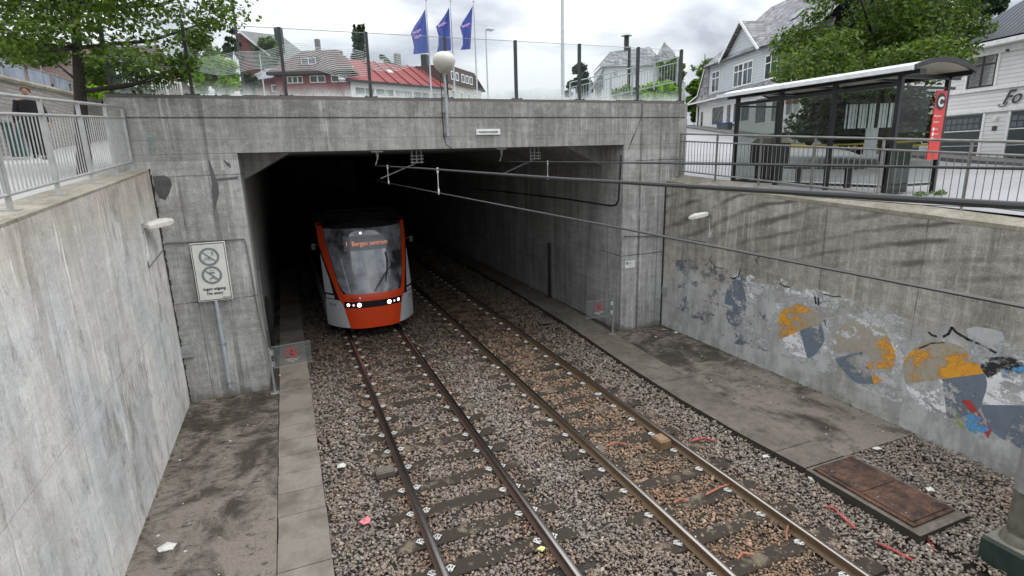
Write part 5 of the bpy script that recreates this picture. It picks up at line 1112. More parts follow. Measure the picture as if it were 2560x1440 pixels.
h = frame('red_annex', 'small dark red annex with a slate gable roof left of the hip-roofed house', -23.5, 51)
b = MB(); b.box(0, 3.4, 0, 5, 6, 12.1); b.build('wall', dreds, h, local=True); b = MB(); sl([(-.3, -.4, 12.05), (3.6, -.4, 12.4), (3.6, 2.6, 13.9), (.8, 2.6, 13.5)]); sl([(-.3, -.4, 12.05), (.8, 2.6, 13.5), (-.3, 5.4, 12.05)]); b.build('roof', slate, h, local=True); win(h, .35, 1.0, 11.0, 11.9, 1, fw=.08); win(h, 2.3, 2.8, 11.2, 11.8, 1, fw=.08); win(h, 1.0, 1.5, 10.2, 10.9, 1, fw=.08)
h = frame('red_gabled_house', 'tall dark red house with a steep pale slate gable, furthest left behind the glass', -27.8, 60)
b = MB(); b.box(0, 5.5, 0, 6, 8, 13.6); b.add([(0, 0, 13.6), (5.5, 0, 13.6), (.6, 0, 18.0), (0, 0, 18.0)], [(0, 1, 2, 3)]); b.build('wall', dreds, h, local=True)
b = MB(); sl([(.3, -.3, 18.2), (5.9, -.3, 13.4), (7.6, 6, 14.4), (2.2, 6, 18.9)]); b.build('roof', tiles('pale_slate', (.24, .24, .23), (.17, .17, .165), (.1, .1, .1)), h, local=True); win(h, 2.2, 2.95, 14.8, 15.8, 2, .5); b = MB(); b.box(3.0, 3.7, 2, 2.6, 15.5, 18.9); b.build('chimney', gut, h, local=True)
b = MB(); b.bar((.3, -.32, 18.2), (5.9, -.32, 13.4), .05, .18); b.build('bargeboard', trim, h, local=True)
h = frame('red_roofed_building', 'long low white building with a red tiled roof and a band of windows', -14.05, 50.4, -R(47), 'building')
L = 11
b = MB(); b.box(0, L, 0, 7, 6, 11.95); b.build('wall', wwall, h, local=True); b = MB(); sl([(-.6, -.4, 11.9), (L + .3, -.4, 11.9), (L + .3, 3.5, 14.3), (-.6, 3.5, 14.3)]); sl([(-.6, 3.5, 14.3), (L + .3, 3.5, 14.3), (L + .3, 7.4, 11.9), (-.6, 7.4, 11.9)]); b.build('roof', redroof, h, local=True)
b = MB()
for x in (3.6, 4.9, 6.2, 7.6, 8.8, 10.0): b.bar((x, -.42, 11.98), (x, 3.5, 14.38), .14, .1)
b.build('roof_seam', simple('roof_seam_paint', (.30, .07, .06), .6), h, local=True)
b = MB(); b.box(-.6, L + .3, -.45, -.38, 11.72, 11.94); b.build('gutter', gut, h, local=True)
for x0 in (.4, 2.5, 4.6, 6.7, 8.8): win(h, x0, x0 + 2.0, 10.75, 11.4, 2, 0, fw=.05)
for x, y_ in ((1.3, 1.9), (5.4, 1.7)): b = MB(); z_ = 11.9 + (y_ + .4) * 2.4 / 3.9 + .05; b.obox((x, y_, z_), (.25, 0, 0), (0, .2, .125), (0, -.03, .05)); b.build('skylight', trim, h, local=True)
b = MB(); b.box(7.4, 7.9, 3.2, 3.7, 14, 15.3); b.build('chimney', bpy.data.materials['stone_chimney'], h, local=True)
h = frame('brown_building', 'distant brown-roofed building with pale facade and white windows, right of the red roof', -6.7, 59, -R(71), 'building')
b = MB(); b.box(0, 9.5, 0, 4, 8, 12.6); b.build('wall', simple('cream_render', (.42, .39, .33), .7), h, local=True); b = MB(); b.box(-.3, 7.2, -.2, 4, 12.6, 14.3); sl([(7.2, -.2, 14.2), (10.5, -.2, 12.6), (10.5, 4, 12.6), (7.2, 4, 14.2)]); b.build('roof', brroof, h, local=True)
for x0 in (.8, 1.9, 3.4, 4.5, 5.6): win(h, x0, x0 + .8, 12.95, 13.8, 1, 0, y=-.24, fw=.1)
for x0 in (1.2, 3.2, 5.2, 7.2): win(h, x0, x0 + .9, 10.8, 12.0, 1)
for x in (-.2, 3.5): b = MB(); b.box(x, x + .6, 2, 2.6, 14.2, 15.4); b.build('chimney', gut, h, local=True)
h = frame('white_house', 'white wooden house with a grey slate gambrel roof behind the glass screen', 8.5, 60)
b = MB(); b.box(.8, 6.9, 0, 6, 8, 13.9); b.build('wall', wwall, h, local=True)
b = MB(); sl([(-.1, -.3, 13.3 - 1.6), (.8, -.3, 13.4), (1.5, -.3, 14.0), (1.5, 5, 14.0), (.4, 5, 12.2), (-.1, 5, 11.7)])
sl([(.5, -.35, 13.75), (7.2, -.35, 13.75), (6.2, 2.5, 16.0), (2.0, 2.5, 15.6)]); sl([(.5, -.35, 13.75), (2.0, 2.5, 15.6), (.5, 6, 13.9)]); sl([(-.2, -.25, 11.6), (.9, -.25, 13.6), (.9, -.2, 11.6)]); sl([(6.6, -.3, 12.0), (9.3, 0, 12.0), (8.6, 1.5, 15.2), (7.4, 1.2, 16.2), (6.2, -.3, 14.4)])
b.build('roof', slate, h, local=True); win(h, 1.9, 2.5, 12.75, 13.5, 1); win(h, 3.4, 4.6, 12.75, 13.6, 2); win(h, 2.0, 2.5, 10.9, 11.7, 1); win(h, 3.5, 4.4, 10.9, 11.8, 1)
b = MB(); b.box(3.5, 3.95, 2.2, 2.6, 15.6, 17.1); b.build('chimney', gut, h, local=True); b = MB(); b.lathe((3.72, 2.4, 17.1), [(.6, 0), (.45, .15), (.1, .28)], 10); b.build('chimney_cowl', rg, h, local=True)
b = MB(); b.box(6.9, 9.6, .5, 6, 8, 12.1); b.build('side_wall', wwall, h, local=True); win(h, 7.9, 8.5, 11.3, 11.9, 1, y=.44)
h = frame('salmon_house', 'salmon-pink house glimpsed through the leaves at the far left', -27, 34)
b = MB(); b.box(-8, 4.5, 0, 6, 4, 9.9); b.build('wall', simple('salmon_render', (.42, .26, .19), .7), h, local=True); b = MB(); b.prism([(-.4, 9.9), (6.4, 9.9), (3, 12.5)], -8.3, 4.8, 'x'); b.build('roof', brroof, h, local=True)
for x0 in (-6.5, -4, -1.5, 1, 3): win(h, x0, x0 + 1.1, 7.3, 8.9, 2, .35)
# ================================================================== POLES AND FLAGS
polem = simple('pole_white', (.55, .57, .58), .4)
flagm = NT('flag_cloth'); flagm.bsdf(flagm.mix(flagm.noise(scale=3), (.06, .085, .24), (.11, .15, .36)), .6); ft = flagm.n('ShaderNodeBsdfTranslucent'); ft.inputs[0].default_value = (.12, .17, .55, 1); mx = flagm.n('ShaderNodeMixShader', i_Fac=.5); flagm.L(flagm.b.outputs[0], mx.inputs[1]); flagm.L(ft.outputs[0], mx.inputs[2]); flagm.L(mx.outputs[0], flagm.out.inputs[0])
pink = simple('flag_pink', (.62, .35, .62), .6, bump=0)
FL = [((1065, 2), (1079, 262), [(1063, 22), (1052, 42), (1036, 65), (1027, 84), (1032, 102), (1035, 118), (1033, 136)], (1071, 132), 'leftmost'),
      ((1126, 5), (1140, 262), [(1123, 18), (1112, 38), (1098, 58), (1090, 66), (1096, 90), (1096, 112), (1092, 130)], (1128, 126), 'middle'),
      ((1184, 6), (1194, 262), [(1182, 14), (1170, 34), (1156, 56), (1150, 68), (1156, 90), (1157, 112), (1151, 125)], (1176, 123), 'rightmost')]
for (t0, b0, Le, br_, nm) in FL:
    D = 30; top, bot = PD(*t0, D), PD(*b0, D); g = thing('flagpole', 'slim white flagpole carrying the %s of the three blue flags' % nm, 'flagpole', tuple(bot), group='three flagpoles on the plaza')
    b = MB(); b.tube([(top[0], top[1], 6.3), (top[0], top[1], top[2])], [.06, .03], 8); b.build('pole', polem, g, smooth=True); b = MB(); b.lathe((top[0], top[1], top[2]), [(.02, 0), (.06, .04), (.06, .09), (.01, .13)], 8); b.build('finial', polem, g)
    f_ = thing('flag', '%s of three blue flags, hanging limp with pinkish lettering' % nm, 'flag', tuple(PD(*Le[0], D)), group='three blue flags')
    n, m_ = len(Le), 10; vs = []; px_top, py_top = Le[0]
    for i, (lx, ly) in enumerate(Le):
        u = i / (n - 1); rx = px_top + (br_[0] - px_top) * u; ry = py_top + (br_[1] - py_top) * u; 
        for j in range(m_ + 1):
            v = j / m_; a_ = min(1, u * 3); p = PD(lx + (rx - lx) * v, ly * (1 - v) + (ry) * v if i else ly, D + a_ * .2 * math.sin(v * (6 + len(nm) % 4 * 1.7) + i * .5 + len(nm))); vs.append(p)
    b = MB(); b.add(vs, [(i * (m_ + 1) + j, (i + 1) * (m_ + 1) + j, (i + 1) * (m_ + 1) + j + 1, i * (m_ + 1) + j + 1) for i in range(n - 1) for j in range(m_)]); b.build('cloth', flagm.mat, f_, smooth=True)
    lx, ly = Le[3]; o = PD(lx + 6, ly + 2, D - .25); x2 = PD(lx + 30, ly - 10, D - .25) - o; text('Bergen', .20, pink, f_, o, x2, (0, 0, 1), bold=.006, sx=.85)
    if nm == 'leftmost': text('base', .22, pink, f_, PD(lx + 11, ly + 14, D - .25), x2, (0, 0, 1), bold=.006)
def pole(name, lab, px, D, ztop, r0, r1, px1=None, mt=polem, head=None, cat='pole', zb=6.3):
    p = PD(px, 240, D); g = thing(name, lab, cat, (p[0], p[1], zb)); b = MB(); b.tube([(p[0], p[1], zb), (p[0], p[1], ztop)], [r0, r1], 10); b.build('pole', mt, g, smooth=True)
    if head:
        b = MB(); c = np.array([p[0], p[1], ztop]); dr = np.array([RXv[0], RXv[1], 0]); b.tube([c, c + dr * .12 + np.array([0, 0, .02]), c + dr * .3, c + dr * .5], [.05, .10, .12, .04], 10); b.build('lamp_head', polem, g, smooth=True)
    return g
pole('street_lamp', 'slim street lamp with a flat head right of the flagpoles', 1220, 32, PD(1217, 82, 32)[2], .055, .035, head=True, cat='street lamp')
pole('mast', 'very tall plain pole rising out of the top of the photo behind the glass', 1407, 22, 16, .075, .06)
pole('mast', 'dark leaning-looking tall pole at the left, in front of the red gabled house', 612, 20, 16, .05, .04, mt=charc)
pole('street_lamp', 'small lamp post standing in front of the red hip-roofed house', 850, 40, PD(848, 200, 40)[2], .04, .04, head=True, cat='street lamp', mt=charc)
pole('flagpole', 'bare white pole left of the dark red annex', 662, 36, PD(655, 140, 36)[2], .05, .03, cat='flagpole')
pole('utility_pole', 'wooden utility pole in front of the white house', 1571, 45, PD(1577, 122, 45)[2], .14, .12, mt=bark)
# ================================================================== BUS SHELTER
XS = 11.6; XF = 13.07; ZS = lambda y: hst(y) + .02
sh_ = thing('bus_shelter', 'black-framed glass bus shelter with a curved pale roof and red route panel', 'bus shelter', (12.3, 9.9, ZS(9.9)))
sg_ = NT('shelter_glass'); tb = sg_.n('ShaderNodeBsdfTransparent'); tb.inputs[0].default_value = (.78, .80, .79, 1); gg = sg_.n('ShaderNodeBsdfGlossy', i_Roughness=.01); fr = sg_.n('ShaderNodeLayerWeight', i_Blend=.5); mx = sg_.n('ShaderNodeMixShader'); sg_.L(sg_.m('MULTIPLY_ADD', sg_.m('POWER', fr.outputs['Facing'], 5), .7, .04), mx.inputs[0]); sg_.L(tb.outputs[0], mx.inputs[1]); sg_.L(gg.outputs[0], mx.inputs[2]); sg_.L(mx.outputs[0], sg_.out.inputs[0])
zt = 6.33
YPs = [7.74, 9.17, 10.62, 12.06]
for y in YPs: b = MB(); b.box(XS - .045, XS + .045, y - .045, y + .045, ZS(y), 6.62); b.build('post', black, sh_, bevel=.004)
for y in (7.74, 12.06): b = MB(); b.box(XF - .04, XF + .04, y - .04, y + .04, ZS(y), 6.6); b.build('post', black, sh_, bevel=.004)
b = MB(); b.box(XS - .04, XS + .04, 7.78, 12.02, zt - .06, zt + .02); b.box(XS - .02, XS + .02, 7.78, 12.02, 4.26, 4.31)
for y in (7.74, 12.06): b.box(XS + .045, XF + .25 if y < 8 else XF, y - .02, y + .02, zt - .1, zt - .05); b.box(XS + .045, XF, y - .02, y + .02, 4.27, 4.32)
b.box(XS - .1, XS + .1, 7.34, 12.36, 6.46, 6.54); b.build('frame', black, sh_)
for y0, y1 in zip(YPs[:-1], YPs[1:]): b = MB(); b.box(XS - .006, XS + .006, y0 + .05, y1 - .05, 4.34, zt - .07); b.build('glass_panel', sg_.mat, sh_)
for y in (7.74, 12.06): b = MB(); b.box(XS + .06, XF - .05, y - .006, y + .006, 4.34, zt - .11); b.build('glass_panel', sg_.mat, sh_)
# roof: shallow barrel, running along y
rw = NT('roof_underside'); rw.bsdf((.52, .48, .38), .6); rt = simple('roof_white', (.72, .73, .74), .35)
n = 14; arc = [(XS - .37 + 1.85 * i / n, 6.53 + .17 * math.sin(math.pi * (i / n)) ** .85) for i in range(n + 1)]
y0, y1 = 7.28, 12.42
b = MB(); vs = [(x, y, z) for y in (y0, y1) for x, z in arc] + [(x, y, z + .035) for y in (y0, y1) for x, z in arc]; k_ = n + 1
b.add(vs, [(i, i + 1, k_ + i + 1, k_ + i) for i in range(n)]); b.build('roof_lining', rw.mat, sh_, smooth=True)
b = MB(); b.add([(x, y, z + .035) for y in (y0, y1) for x, z in arc], [(i, k_ + i, k_ + i + 1, i + 1) for i in range(n)]); b.box(XS - .44, XS - .34, y0, y1, 6.50, 6.58); b.build('roof', rt, sh_)
b = MB()
for y in (y0 - .03, y1 - .02):
    for (xa, za), (xb, zb) in zip(arc[:-1], arc[1:]): b.add([(xa, y, za - .03), (xb, y, zb - .03), (xb, y, zb + .06), (xa, y, za + .06), (xa, y + .05, za - .03), (xb, y + .05, zb - .03), (xb, y + .05, zb + .06), (xa, y + .05, za + .06)], [(0, 1, 2, 3), (7, 6, 5, 4), (3, 2, 6, 7), (4, 5, 1, 0)])
b.box(XS - .02, XF + .35, y0 + .42, y0 + .5, 6.42, 6.50)
for y in (8.6, 10.0, 11.4): b.box(XS - .33, XF + .3, y - .03, y + .03, 6.49, 6.53)
b.box(XF - .06, XF + .06, y0, y1, 6.46, 6.56); b.build('roof_rib', black, sh_)
# red route panel on the near end glass
redc = simple('route_panel_red', (.60, .045, .04), .4, bump=0)
g = thing('route_panel', 'tall red route panel with a white C in a black disc', 'sign', (12.85, 7.72, 4.7))
yR = 7.70
b = MB(); b.box(12.66, 13.02, yR - .012, yR - .001, 4.80, 6.20); b.build('plate', redc, g)
cx = 12.84; b = MB(); nn = 36; b.add([(cx + .155 * math.cos(a), yR - .014, 5.98 + .17 * math.sin(a)) for a in np.linspace(0, 2 * math.pi, nn, endpoint=False)], [tuple(range(nn))]); b.build('disc', ink, g)
text('C', .26, white, g, (cx, yR - .017, 5.89), (1, 0, 0), (0, 0, 1), align='CENTER', bold=.012)
text('Bergeland', .055, white, g, (12.70, yR - .014, 5.68), (1, 0, 0), (0, 0, 1)); text('Bergeland', .045, white, g, (12.70, yR - .014, 5.56), (1, 0, 0), (0, 0, 1), sx=.9)
b = MB()
for i, z in enumerate((5.43, 5.33, 5.23)): b.add([(12.73 + .035 * math.cos(a), yR - .014, z + .038 * math.sin(a)) for a in np.linspace(0, 2 * math.pi, 16, endpoint=False)], [tuple(range(16))])
b.build('route_dot', white, g)
for z, tx in ((5.42, 'Åsane'), (5.32, 'Sentrum'), (5.22, 'Bergen')): text(tx, .035, white, g, (12.79, yR - .014, z), (1, 0, 0), (0, 0, 1))
# trash bin, bench, advertising cabinet inside the shelter
def obj_at(px, py, X): return PX(px, py, X)
p = np.array([12.35, 11.55]); z0 = ZS(p[1]); g = thing('litter_bin', 'dark square litter bin with pale sloping lid at the left end of the shelter', 'bin', (p[0], p[1], z0))
b = MB(); b.add([(p[0] + a * .36, p[1] + c_ * .36, z) for z in (z0 + .45, z0 + 1.0) for a, c_ in ((-1, -1), (1, -1), (1, 1), (-1, 1))], [(0, 3, 2, 1), (0, 1, 5, 4), (1, 2, 6, 5), (2, 3, 7, 6), (3, 0, 4, 7), (4, 5, 6, 7)]); b.build('body', black, g, bevel=.03)
b = MB(); b.add([(p[0] + a * k_, p[1] + c_ * k_, z) for z, k_ in ((z0 + 1.0, .38), (z0 + 1.14, .26)) for a, c_ in ((-1, -1), (1, -1), (1, 1), (-1, 1))], [(0, 1, 5, 4), (1, 2, 6, 5), (2, 3, 7, 6), (3, 0, 4, 7), (4, 5, 6, 7)]); b.build('lid', simple('bin_lid', (.16, .13, .09), .5), g, bevel=.01)
for a in (-.25, .25): b = MB(); b.box(p[0] + a - .05, p[0] + a + .05, p[1] - .2, p[1] + .2, z0, z0 + .45); b.build('leg', charc, g)
g = thing('bench', 'low slatted bench inside the bus shelter', 'bench', (12.15, 9.7, ZS(9.7))); zz = ZS(9.7)
b = MB()
for dx in (-.12, 0, .12): b.box(12.15 + dx - .05, 12.15 + dx + .05, 8.75, 10.75, zz + .43, zz + .47)
b.build('seat', simple('bench_wood', (.14, .12, .10), .7), g)
for y in (9.05, 10.4): b = MB(); b.box(12.08, 12.22, y - .04, y + .04, zz, zz + .43); b.build('leg', charc, g)
g = thing('advertising_cabinet', 'dark glazed advertising cabinet at the near end of the shelter', 'cabinet', (12.1, 7.9, ZS(7.9))); zz = ZS(7.95)
b = MB(); b.box(11.75, 12.42, 7.86, 7.98, zz + .02, zz + 1.05); b.build('case', black, g, bevel=.01); b = MB(); b.box(11.80, 12.37, 7.85, 7.859, zz + .1, zz + 1.0); b.build('glass', simple('dark_green_glass', (.03, .045, .042), .1, bump=0), g)
V, F = leaves([((12.0 + .12 * i, 7.35 + .1 * math.sin(i), ZS(7.4) + .05), (.1, .1, .05), 22) for i in range(8)], .05); tag(np_mesh('weeds', V, F, LF['hedge']), 'low green weeds at the foot of the shelter', 'weeds', kind='stuff')
# ================================================================== PERSON
def skin(name, pts, edges, rad, mt, parent, sub=2):
    me = bpy.data.meshes.new(name); me.from_pydata([tuple(p) for p in pts], edges, []); o = bpy.data.objects.new(name, me); COL.objects.link(o); me.materials.append(mt)
    o.modifiers.new('skin', 'SKIN'); o.modifiers.new('sub', 'SUBSURF').levels = sub; o.modifiers['sub'].render_levels = sub
    sv = me.skin_vertices[0].data
    for i, r in enumerate(rad): sv[i].radius = r if hasattr(r, '__len__') else (r, r)
    sv[0].use_root = True
    dg = bpy.context.evaluated_depsgraph_get(); m2 = bpy.data.meshes.new_from_object(o.evaluated_get(dg)); o.modifiers.clear(); o.data = m2
    for p_ in m2.polygons: p_.use_smooth = True
    o.parent = parent; WM[o] = WM[parent]; return o
foot = PD(102, 401, 13.4); foot[2] = foot[2]; pr_ = thing('person', 'person in a long dark coat walking on the path behind the left railing', 'person', tuple(foot), R(8))
skm = simple('skin_tone', (.42, .24, .17), .5, bump=0); coat = simple('dark_coat', (.012, .011, .014), .8); trou = simple('dark_trousers', (.012, .012, .015), .8); hair = simple('brown_hair', (.10, .045, .022), .7, sc_=40); shoe = simple('shoes', (.02, .02, .02), .5)
# local frame: x to the side, -y faces the camera, height 1.68
P_ = [(0, 0, .92), (0, -.02, 1.12), (0, -.03, 1.32), (0, -.03, 1.44), (0, -.05, 1.52), (0, -.06, 1.60),
      (.09, 0, .88), (.10, -.12, .50), (.10, -.02, .10), (.10, -.13, .05), (-.09, 0, .88), (-.10, .05, .48), (-.11, .24, .14), (-.11, .17, .05),
      (.18, -.03, 1.38), (.25, -.01, 1.12), (.31, -.06, .88), (.33, -.09, .80), (-.18, -.03, 1.38), (-.26, .02, 1.12), (-.33, .02, .89), (-.36, .02, .81)]
E_ = [(0, 1), (1, 2), (2, 3), (3, 4), (4, 5), (0, 6), (6, 7), (7, 8), (8, 9), (0, 10), (10, 11), (11, 12), (12, 13), (3, 14), (14, 15), (15, 16), (16, 17), (3, 18), (18, 19), (19, 20), (20, 21)]
Rd = [(.15, .11), (.14, .10), (.17, .11), (.10, .08), .05, (.055, .06), .09, .065, .045, (.04, .05), .09, .065, .045, (.04, .05), .065, .048, .034, .03, .065, .048, .034, .03]
skin('body', P_, E_, Rd, skm, pr_)
b = MB(); b.lathe((0, -.05, 1.475), [(.045, 0), (.07, .03), (.083, .09), (.082, .14), (.068, .19), (.03, .22)], 16); 
b.v = [(x * .9, -.05 + (y + .05) * 1.1, z) for x, y, z in b.v]; b.build('head', skm, pr_, smooth=True, local=True)
b = MB(); b.lathe((0, -.03, 1.58), [(.094, 0), (.102, .05), (.094, .10), (.055, .135), (.01, .14)], 16); b.v = [(x * .97, y + (.0 if z > 1.62 else .02), z) for x, y, z in b.v]; b.build('hair', hair, pr_, smooth=True, local=True)
b = MB()
for x in (-.03, .03): b.lathe((x, -.132, 1.575), [(.008, 0), (.011, .008), (.008, .016)], 8)
b.box(-.025, .025, -.135, -.128, 1.515, 1.522); b.build('face_features', shoe, pr_, local=True)
b = MB(); b.add([(-.010, -.13, 1.545), (.010, -.13, 1.545), (0, -.155, 1.545), (0, -.132, 1.585)], [(0, 1, 2), (0, 2, 3), (2, 1, 3)]); b.build('nose', skm, pr_, local=True)
b = MB(); prof = [(.06, 1.47), (.12, 1.43), (.20, 1.38), (.205, 1.2), (.18, 1.05), (.20, .9), (.24, .62), (.25, .56)]; n = 20; vs = []
for r, z in prof:
    for j in range(n): a = 2 * math.pi * j / n; k_ = 1 + (.10 * math.sin(a * 3 + z * 4) if z < 1 else 0); vs.append((r * k_ * math.cos(a), -.02 + r * .68 * k_ * math.sin(a), z + (.03 * math.sin(a * 2) if z < .7 else 0)))
b.add(vs, [(i * n + j, i * n + (j + 1) % n, (i + 1) * n + (j + 1) % n, (i + 1) * n + j) for i in range(len(prof) - 1) for j in range(n)]); b.build('coat', coat, pr_, smooth=True, local=True)
b = MB()
for s_ in (1, -1):
    q = [(.18 * s_, -.03, 1.39), (.26 * s_, -.01, 1.12), (.32 * s_, -.04 if s_ > 0 else .02, .89)]; b.tube(q, [.085, .07, .058], 10)
b.build('sleeve', coat, pr_, smooth=True, local=True)
b = MB(); b.tube([(.09, 0, .88), (.10, -.12, .50), (.10, -.02, .12)], [.115, .09, .07], 10); b.tube([(-.09, 0, .88), (-.10, .05, .48), (-.11, .24, .16)], [.115, .09, .07], 10); b.build('trousers', trou, pr_, smooth=True, local=True)
b = MB()
for x, y, z in ((.10, -.02, .0), (-.11, .22, .05)): b.tube([(x, y + .06, z + .06), (x, y - .05, z + .06), (x, y - .16, z + .035)], [.05, .055, .035], 8)
b.build('shoes', shoe, pr_, smooth=True, local=True)
for s_, hx, hy, hz in ((1, .335, -.09, .83), (-1, -.355, .02, .84)):   # hands: palm, four fingers, thumb
    pts = [(hx, hy, hz), (hx + .01 * s_, hy, hz - .05)]; ed = [(0, 1)]; rd = [(.022, .03), (.022, .036)]
    for f in range(4):
        y_ = hy - .027 + .018 * f; i0 = len(pts); L_ = (.05, .06, .056, .045)[f]; pts += [(hx + .005 * s_, y_, hz - .075), (hx - .004 * s_, y_, hz - .075 - L_ * .6), (hx - .02 * s_, y_, hz - .075 - L_)]; ed += [(1, i0), (i0, i0 + 1), (i0 + 1, i0 + 2)]; rd += [.009, .008, .007]
    i0 = len(pts); pts += [(hx - .01 * s_, hy - .04, hz - .04), (hx - .015 * s_, hy - .05, hz - .075)]; ed += [(0, i0), (i0, i0 + 1)]; rd += [.011, .008]
    skin('hand', pts, ed, rd, skm, pr_, 1)
# ================================================================== TRACKSIDE THINGS
hm = NT('rusty_iron'); f = hm.noise(scale=5, detail=8, rough=.7); vv = hm.vor(scale=34); hm.bsdf(hm.mix(hm.ramp(vv, [(.1, .75), (.5, 0)]), hm.mix(hm.ramp(f, [(.40, 0), (.62, 1)]), (.035, .022, .017), (.16, .080, .048)), (.02, .015, .012)), .65, .2, bump=vv, bs=.9, bd=.012)
g = thing('hatch', 'rusty two-leaf iron hatch in a concrete frame at the end of the right walkway', 'hatch', (7.95, 4.75, -.1))
C4 = [(7.40, 5.66), (8.42, 5.66), (8.42, 3.92), (7.40, 3.92)]
b = MB(); b.box(7.38, 8.44, 3.86, 5.66, -.35, .0); b.build('frame', M['edge'], g, bevel=.01)
b = MB(); b.box(7.46, 8.36, 4.00, 5.58, .001, .035); b.build('rim', hm.mat, g, bevel=.006)
for y0_, y1_ in ((4.06, 4.77), (4.81, 5.52)):
    b = MB(); b.box(7.53, 8.29, y0_, y1_, .036, .05); l_ = b.build('cover', hm.mat, g, bevel=.004)
    b = MB()
    for x_, z_ in ((7.62, y0_ + .15), (7.62, y1_ - .15)): b.tube([(x_ - .02, z_, .052), (x_, z_, .06), (x_ + .03, z_, .052)], .006, 5)
    b.build('handle', steel, l_)
def balise(lab, c, hx, hy, h_, col):
    g = thing('track_box', lab, 'box', (c[0], c[1], c[2])); b = MB(); b.box(c[0] - hx, c[0] + hx, c[1] - hy, c[1] + hy, c[2], c[2] + h_); b.build('case', simple(lab[:10], col, .55, var=.3), g, bevel=.012)
    b = MB(); b.box(c[0] - hx * .8, c[0] + hx * .8, c[1] - hy * .75, c[1] + hy * .75, c[2] + h_, c[2] + h_ + .012); b.build('lid', simple(lab[:10] + 'lid', [q * 1.25 for q in col], .4), g, bevel=.004)
p = PZ(1654, 1100, -.03); balise('tan metal box bolted inside the outermost right rail', (5.87, p[1], -.15), .12, .15, .17, (.20, .13, .075))
p = PZ(965, 1175, -.06); balise('low grey metal box on the ballast left of the left track', (p[0] - .02, p[1], -.15), .16, .11, .11, (.12, .105, .085))
p = PZ(1160, 737, -.1); balise('small box beside the outermost right rail inside the tunnel mouth', (5.9, p[1], -.15), .14, .14, .12, (.08, .055, .04))
orc = simple('orange_cable', (.42, .15, .09), .6, var=.35); redcab = simple('red_cable', (.42, .07, .06), .6, var=.35)
def cab(lab, pts, r, mt, z=-.10):
    b = MB(); q = []
    for i, (px, py) in enumerate(pts): p = PZ(px, py, z); q.append((p[0], p[1], z + .03 * math.sin(math.pi * i / max(1, len(pts) - 1))))
    b.tube(q, r, 6); tag(b.build('cable', mt, smooth=True), lab, 'cable', 'loose cable pieces on the ballast')
cab('pink cable piece left of the tan box, by the third rail', [(1515, 1116), (1535, 1109), (1567, 1111)], .014, orc)
cab('red cable piece just right of the outermost rail, near the tan box', [(1728, 1102), (1760, 1098), (1790, 1104)], .016, redcab)
cab('orange cable running from under the outermost rail to a sleeper', [(1825, 1210), (1800, 1222), (1765, 1236)], .014, orc)
cab('short orange cable on a mossy sleeper of the right track', [(1685, 1257), (1705, 1250), (1722, 1252)], .014, orc)
cab('brown looped cable at the outermost rail near the bottom', [(1988, 1315), (1970, 1318), (1965, 1335), (1968, 1352)], .016, simple('brown_cable', (.25, .12, .06), .6))
cab('brown cable end beside the third rail near the bottom', [(1778, 1370), (1795, 1372), (1818, 1392)], .014, bpy.data.materials['brown_cable'])
cab('orange cable arch near the bottom of the right track', [(1843, 1398), (1855, 1387), (1885, 1386)], .016, orc)
cab('red and black cable piece left of the hatch corner', [(2062, 1266), (2085, 1274), (2110, 1300), (2140, 1322)], .016, redcab, -.13)
cab('long red cable piece below the hatch', [(2195, 1358), (2230, 1378), (2285, 1402)], .016, redcab, -.13)
cab('dark red cable stub below the front corner of the hatch', [(2305, 1338), (2318, 1352), (2335, 1378)], .02, simple('dark_red_cable', (.30, .02, .02), .5), -.13)
b = MB(); q = [PZ(px, py, -.04) for px, py in ((2310, 1155), (2350, 1160), (2400, 1185), (2450, 1200), (2520, 1205))]; b.tube(q, .008, 5); q = [PZ(px, py, -.04) for px, py in ((2345, 1165), (2380, 1200), (2440, 1215))]; b.tube(q, .006, 5); tag(b.build('wire', cable), 'thin dark wires lying on the ballast right of the hatch', 'wire')
paper = simple('litter_paper', (.60, .59, .55), .8, var=.25, sc_=30)
def litter(name, lab, px, py, size, mt, z=-.13, n=7):
    p = PZ(px, py, z); b = MB(); a0 = random.random() * 6; pts = [(p[0] + size * random.uniform(.55, 1) * math.cos(a0 + 6.283 * i / n), p[1] + size * random.uniform(.55, 1) * math.sin(a0 + 6.283 * i / n), z + random.uniform(.0, .03)) for i in range(n)]
    c = (p[0], p[1], z + .04); b.add(pts + [c], [(i, (i + 1) % n, n) for i in range(n)]); b.add([(x, y, zz - .012) for x, y, zz in pts], [tuple(range(n))[::-1]]); tag(b.build(name, mt), lab, 'litter', 'litter lying about')
litter('paper_scrap', 'crumpled white paper on the ballast left of the left track', 852, 1166, .10, paper); litter('paper_scrap', 'white paper strip on the left walkway near the wall', 416, 1370, .15, paper, WZ + .002, 5)
pk = simple('pink_wrapper', (.62, .20, .22), .5, var=.3, sc_=20); litter('wrapper', 'pink wrapper on the ballast left of the left track near the bottom', 915, 1303, .11, pk, -.13, 6)
yg_ = simple('yellow_carton', (.6, .66, .25), .5, var=.3, sc_=25); litter('carton', 'small yellow-green carton against the inner left rail at the bottom', 1354, 1372, .09, yg_, -.13, 4)
for px, py, s, l in ((2030, 1198, .09, 'right of the outermost rail, close to the kerb and hatch'), (1915, 1142, .07, 'by the kerb, higher up than the big scrap near the hatch'), (1720, 1008, .07, 'tight against the middle of the right kerb'), (2190, 1122, .09, 'at the far corner of the gravel behind the hatch'), (2325, 1225, .08, 'on the gravel right of the hatch'), (1500, 985, .06, 'between the rails of the right track'), (1245, 920, .07, 'left of the third rail'), (700, 1000 - 60, .04, 'on the left kerb slabs')): litter('paper_scrap', 'white paper scrap ' + l, px, py, s, paper, -.12 if px < 2100 and px > 720 else (-.02 if px > 2100 else WZ + .014), random.randint(5, 8))
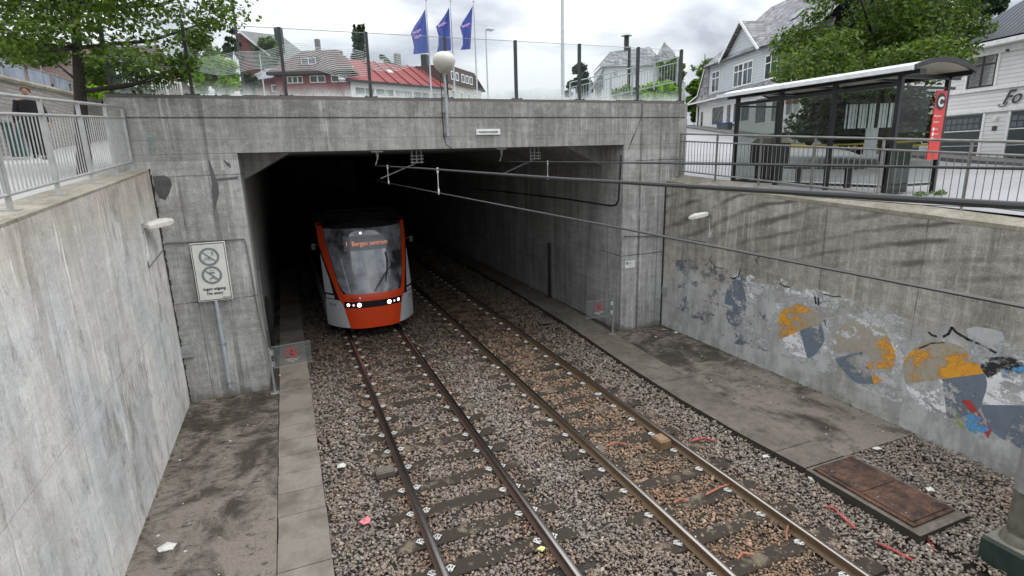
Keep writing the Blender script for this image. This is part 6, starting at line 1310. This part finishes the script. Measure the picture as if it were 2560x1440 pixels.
for px, py, s, l in ((1660, 825, .10, 'brown cardboard piece in the corner by the right pillar'), (1690, 832, .08, 'white scrap in the corner by the right pillar'), (1640, 843, .06, 'small pale scrap on the right walkway near the pillar')): litter('paper_scrap', l, px, py, s, paper if 'brown' not in l else simple('cardboard', (.35, .24, .15), .8), WZ + .002)
small = []
for i in range(44):
    if i < 20: x_, y_, z_ = random.uniform(-2.4, -.7), random.uniform(6.5, 13), WZ + .002
    else: x_, y_, z_ = random.uniform(8.4, 10.1), random.uniform(6, 13), WZ + .002
    small.append((x_, y_, z_))
b = MB()
for x_, y_, z_ in small: s = random.choice((.006, .008, .010, .018)); b.obox((x_, y_, z_ + .006), (s, s * .3, 0), (-s * .2, s * .6, 0), (0, 0, .005))
tag(b.build('crumbs', paper, keep=True), 'tiny pale scraps scattered over the two walkways', 'litter', kind='stuff')
V, F = leaves([((-2.46, 6.8 + .22 * i, WZ + .02), (.03, .10, .02), int(random.uniform(0, 9))) for i in range(28)] + [((10.2, 6 + .25 * i, WZ + .02), (.04, .12, .02), int(random.uniform(0, 12))) for i in range(28)], .03); tag(np_mesh('moss', V, F, LF['dark']), 'moss and small weeds along the foot of both retaining walls', 'moss', kind='stuff')
# mast at the bottom right
g = thing('catenary_mast', 'grey-green steel mast on a dark green base in the bottom right corner', 'mast', (8.7, 3.2, -.1))
mm = simple('mast_paint', (.13, .125, .095), .55, var=.35, sc_=9); gb_ = simple('green_base', (.022, .040, .032), .5, var=.3)
MX, MY = tuple(PZ(2548, 1352, .3)[:2])
b = MB(); b.tube([(MX, MY, .34), (MX, MY, 4.6)], .145, 20); b.lathe((MX, MY, .30), [(.20, 0), (.19, .05), (.155, .12)], 20); b.build('pole', mm, g, smooth=True)
b = MB(); b.box(MX - .24, MX + .24, MY - .24, MY + .24, .27, .30); b.build('flange', simple('flange_dirty', (.17, .165, .14), .7), g, bevel=.005)
b = MB(); b.box(MX - .27, MX + .27, MY - .27, MY + .27, -.3, .268); b.build('base', gb_, g, bevel=.02)
b = MB(); b.tube([(MX, MY, 1.0), (MX, MY, 1.55)], .150, 20); b.build('sleeve', steel, g, smooth=True)
b = MB(); b.box(MX - .2, MX - .1, MY - .12, MY + .02, 1.95, 2.12); b.build('bracket', black, g)
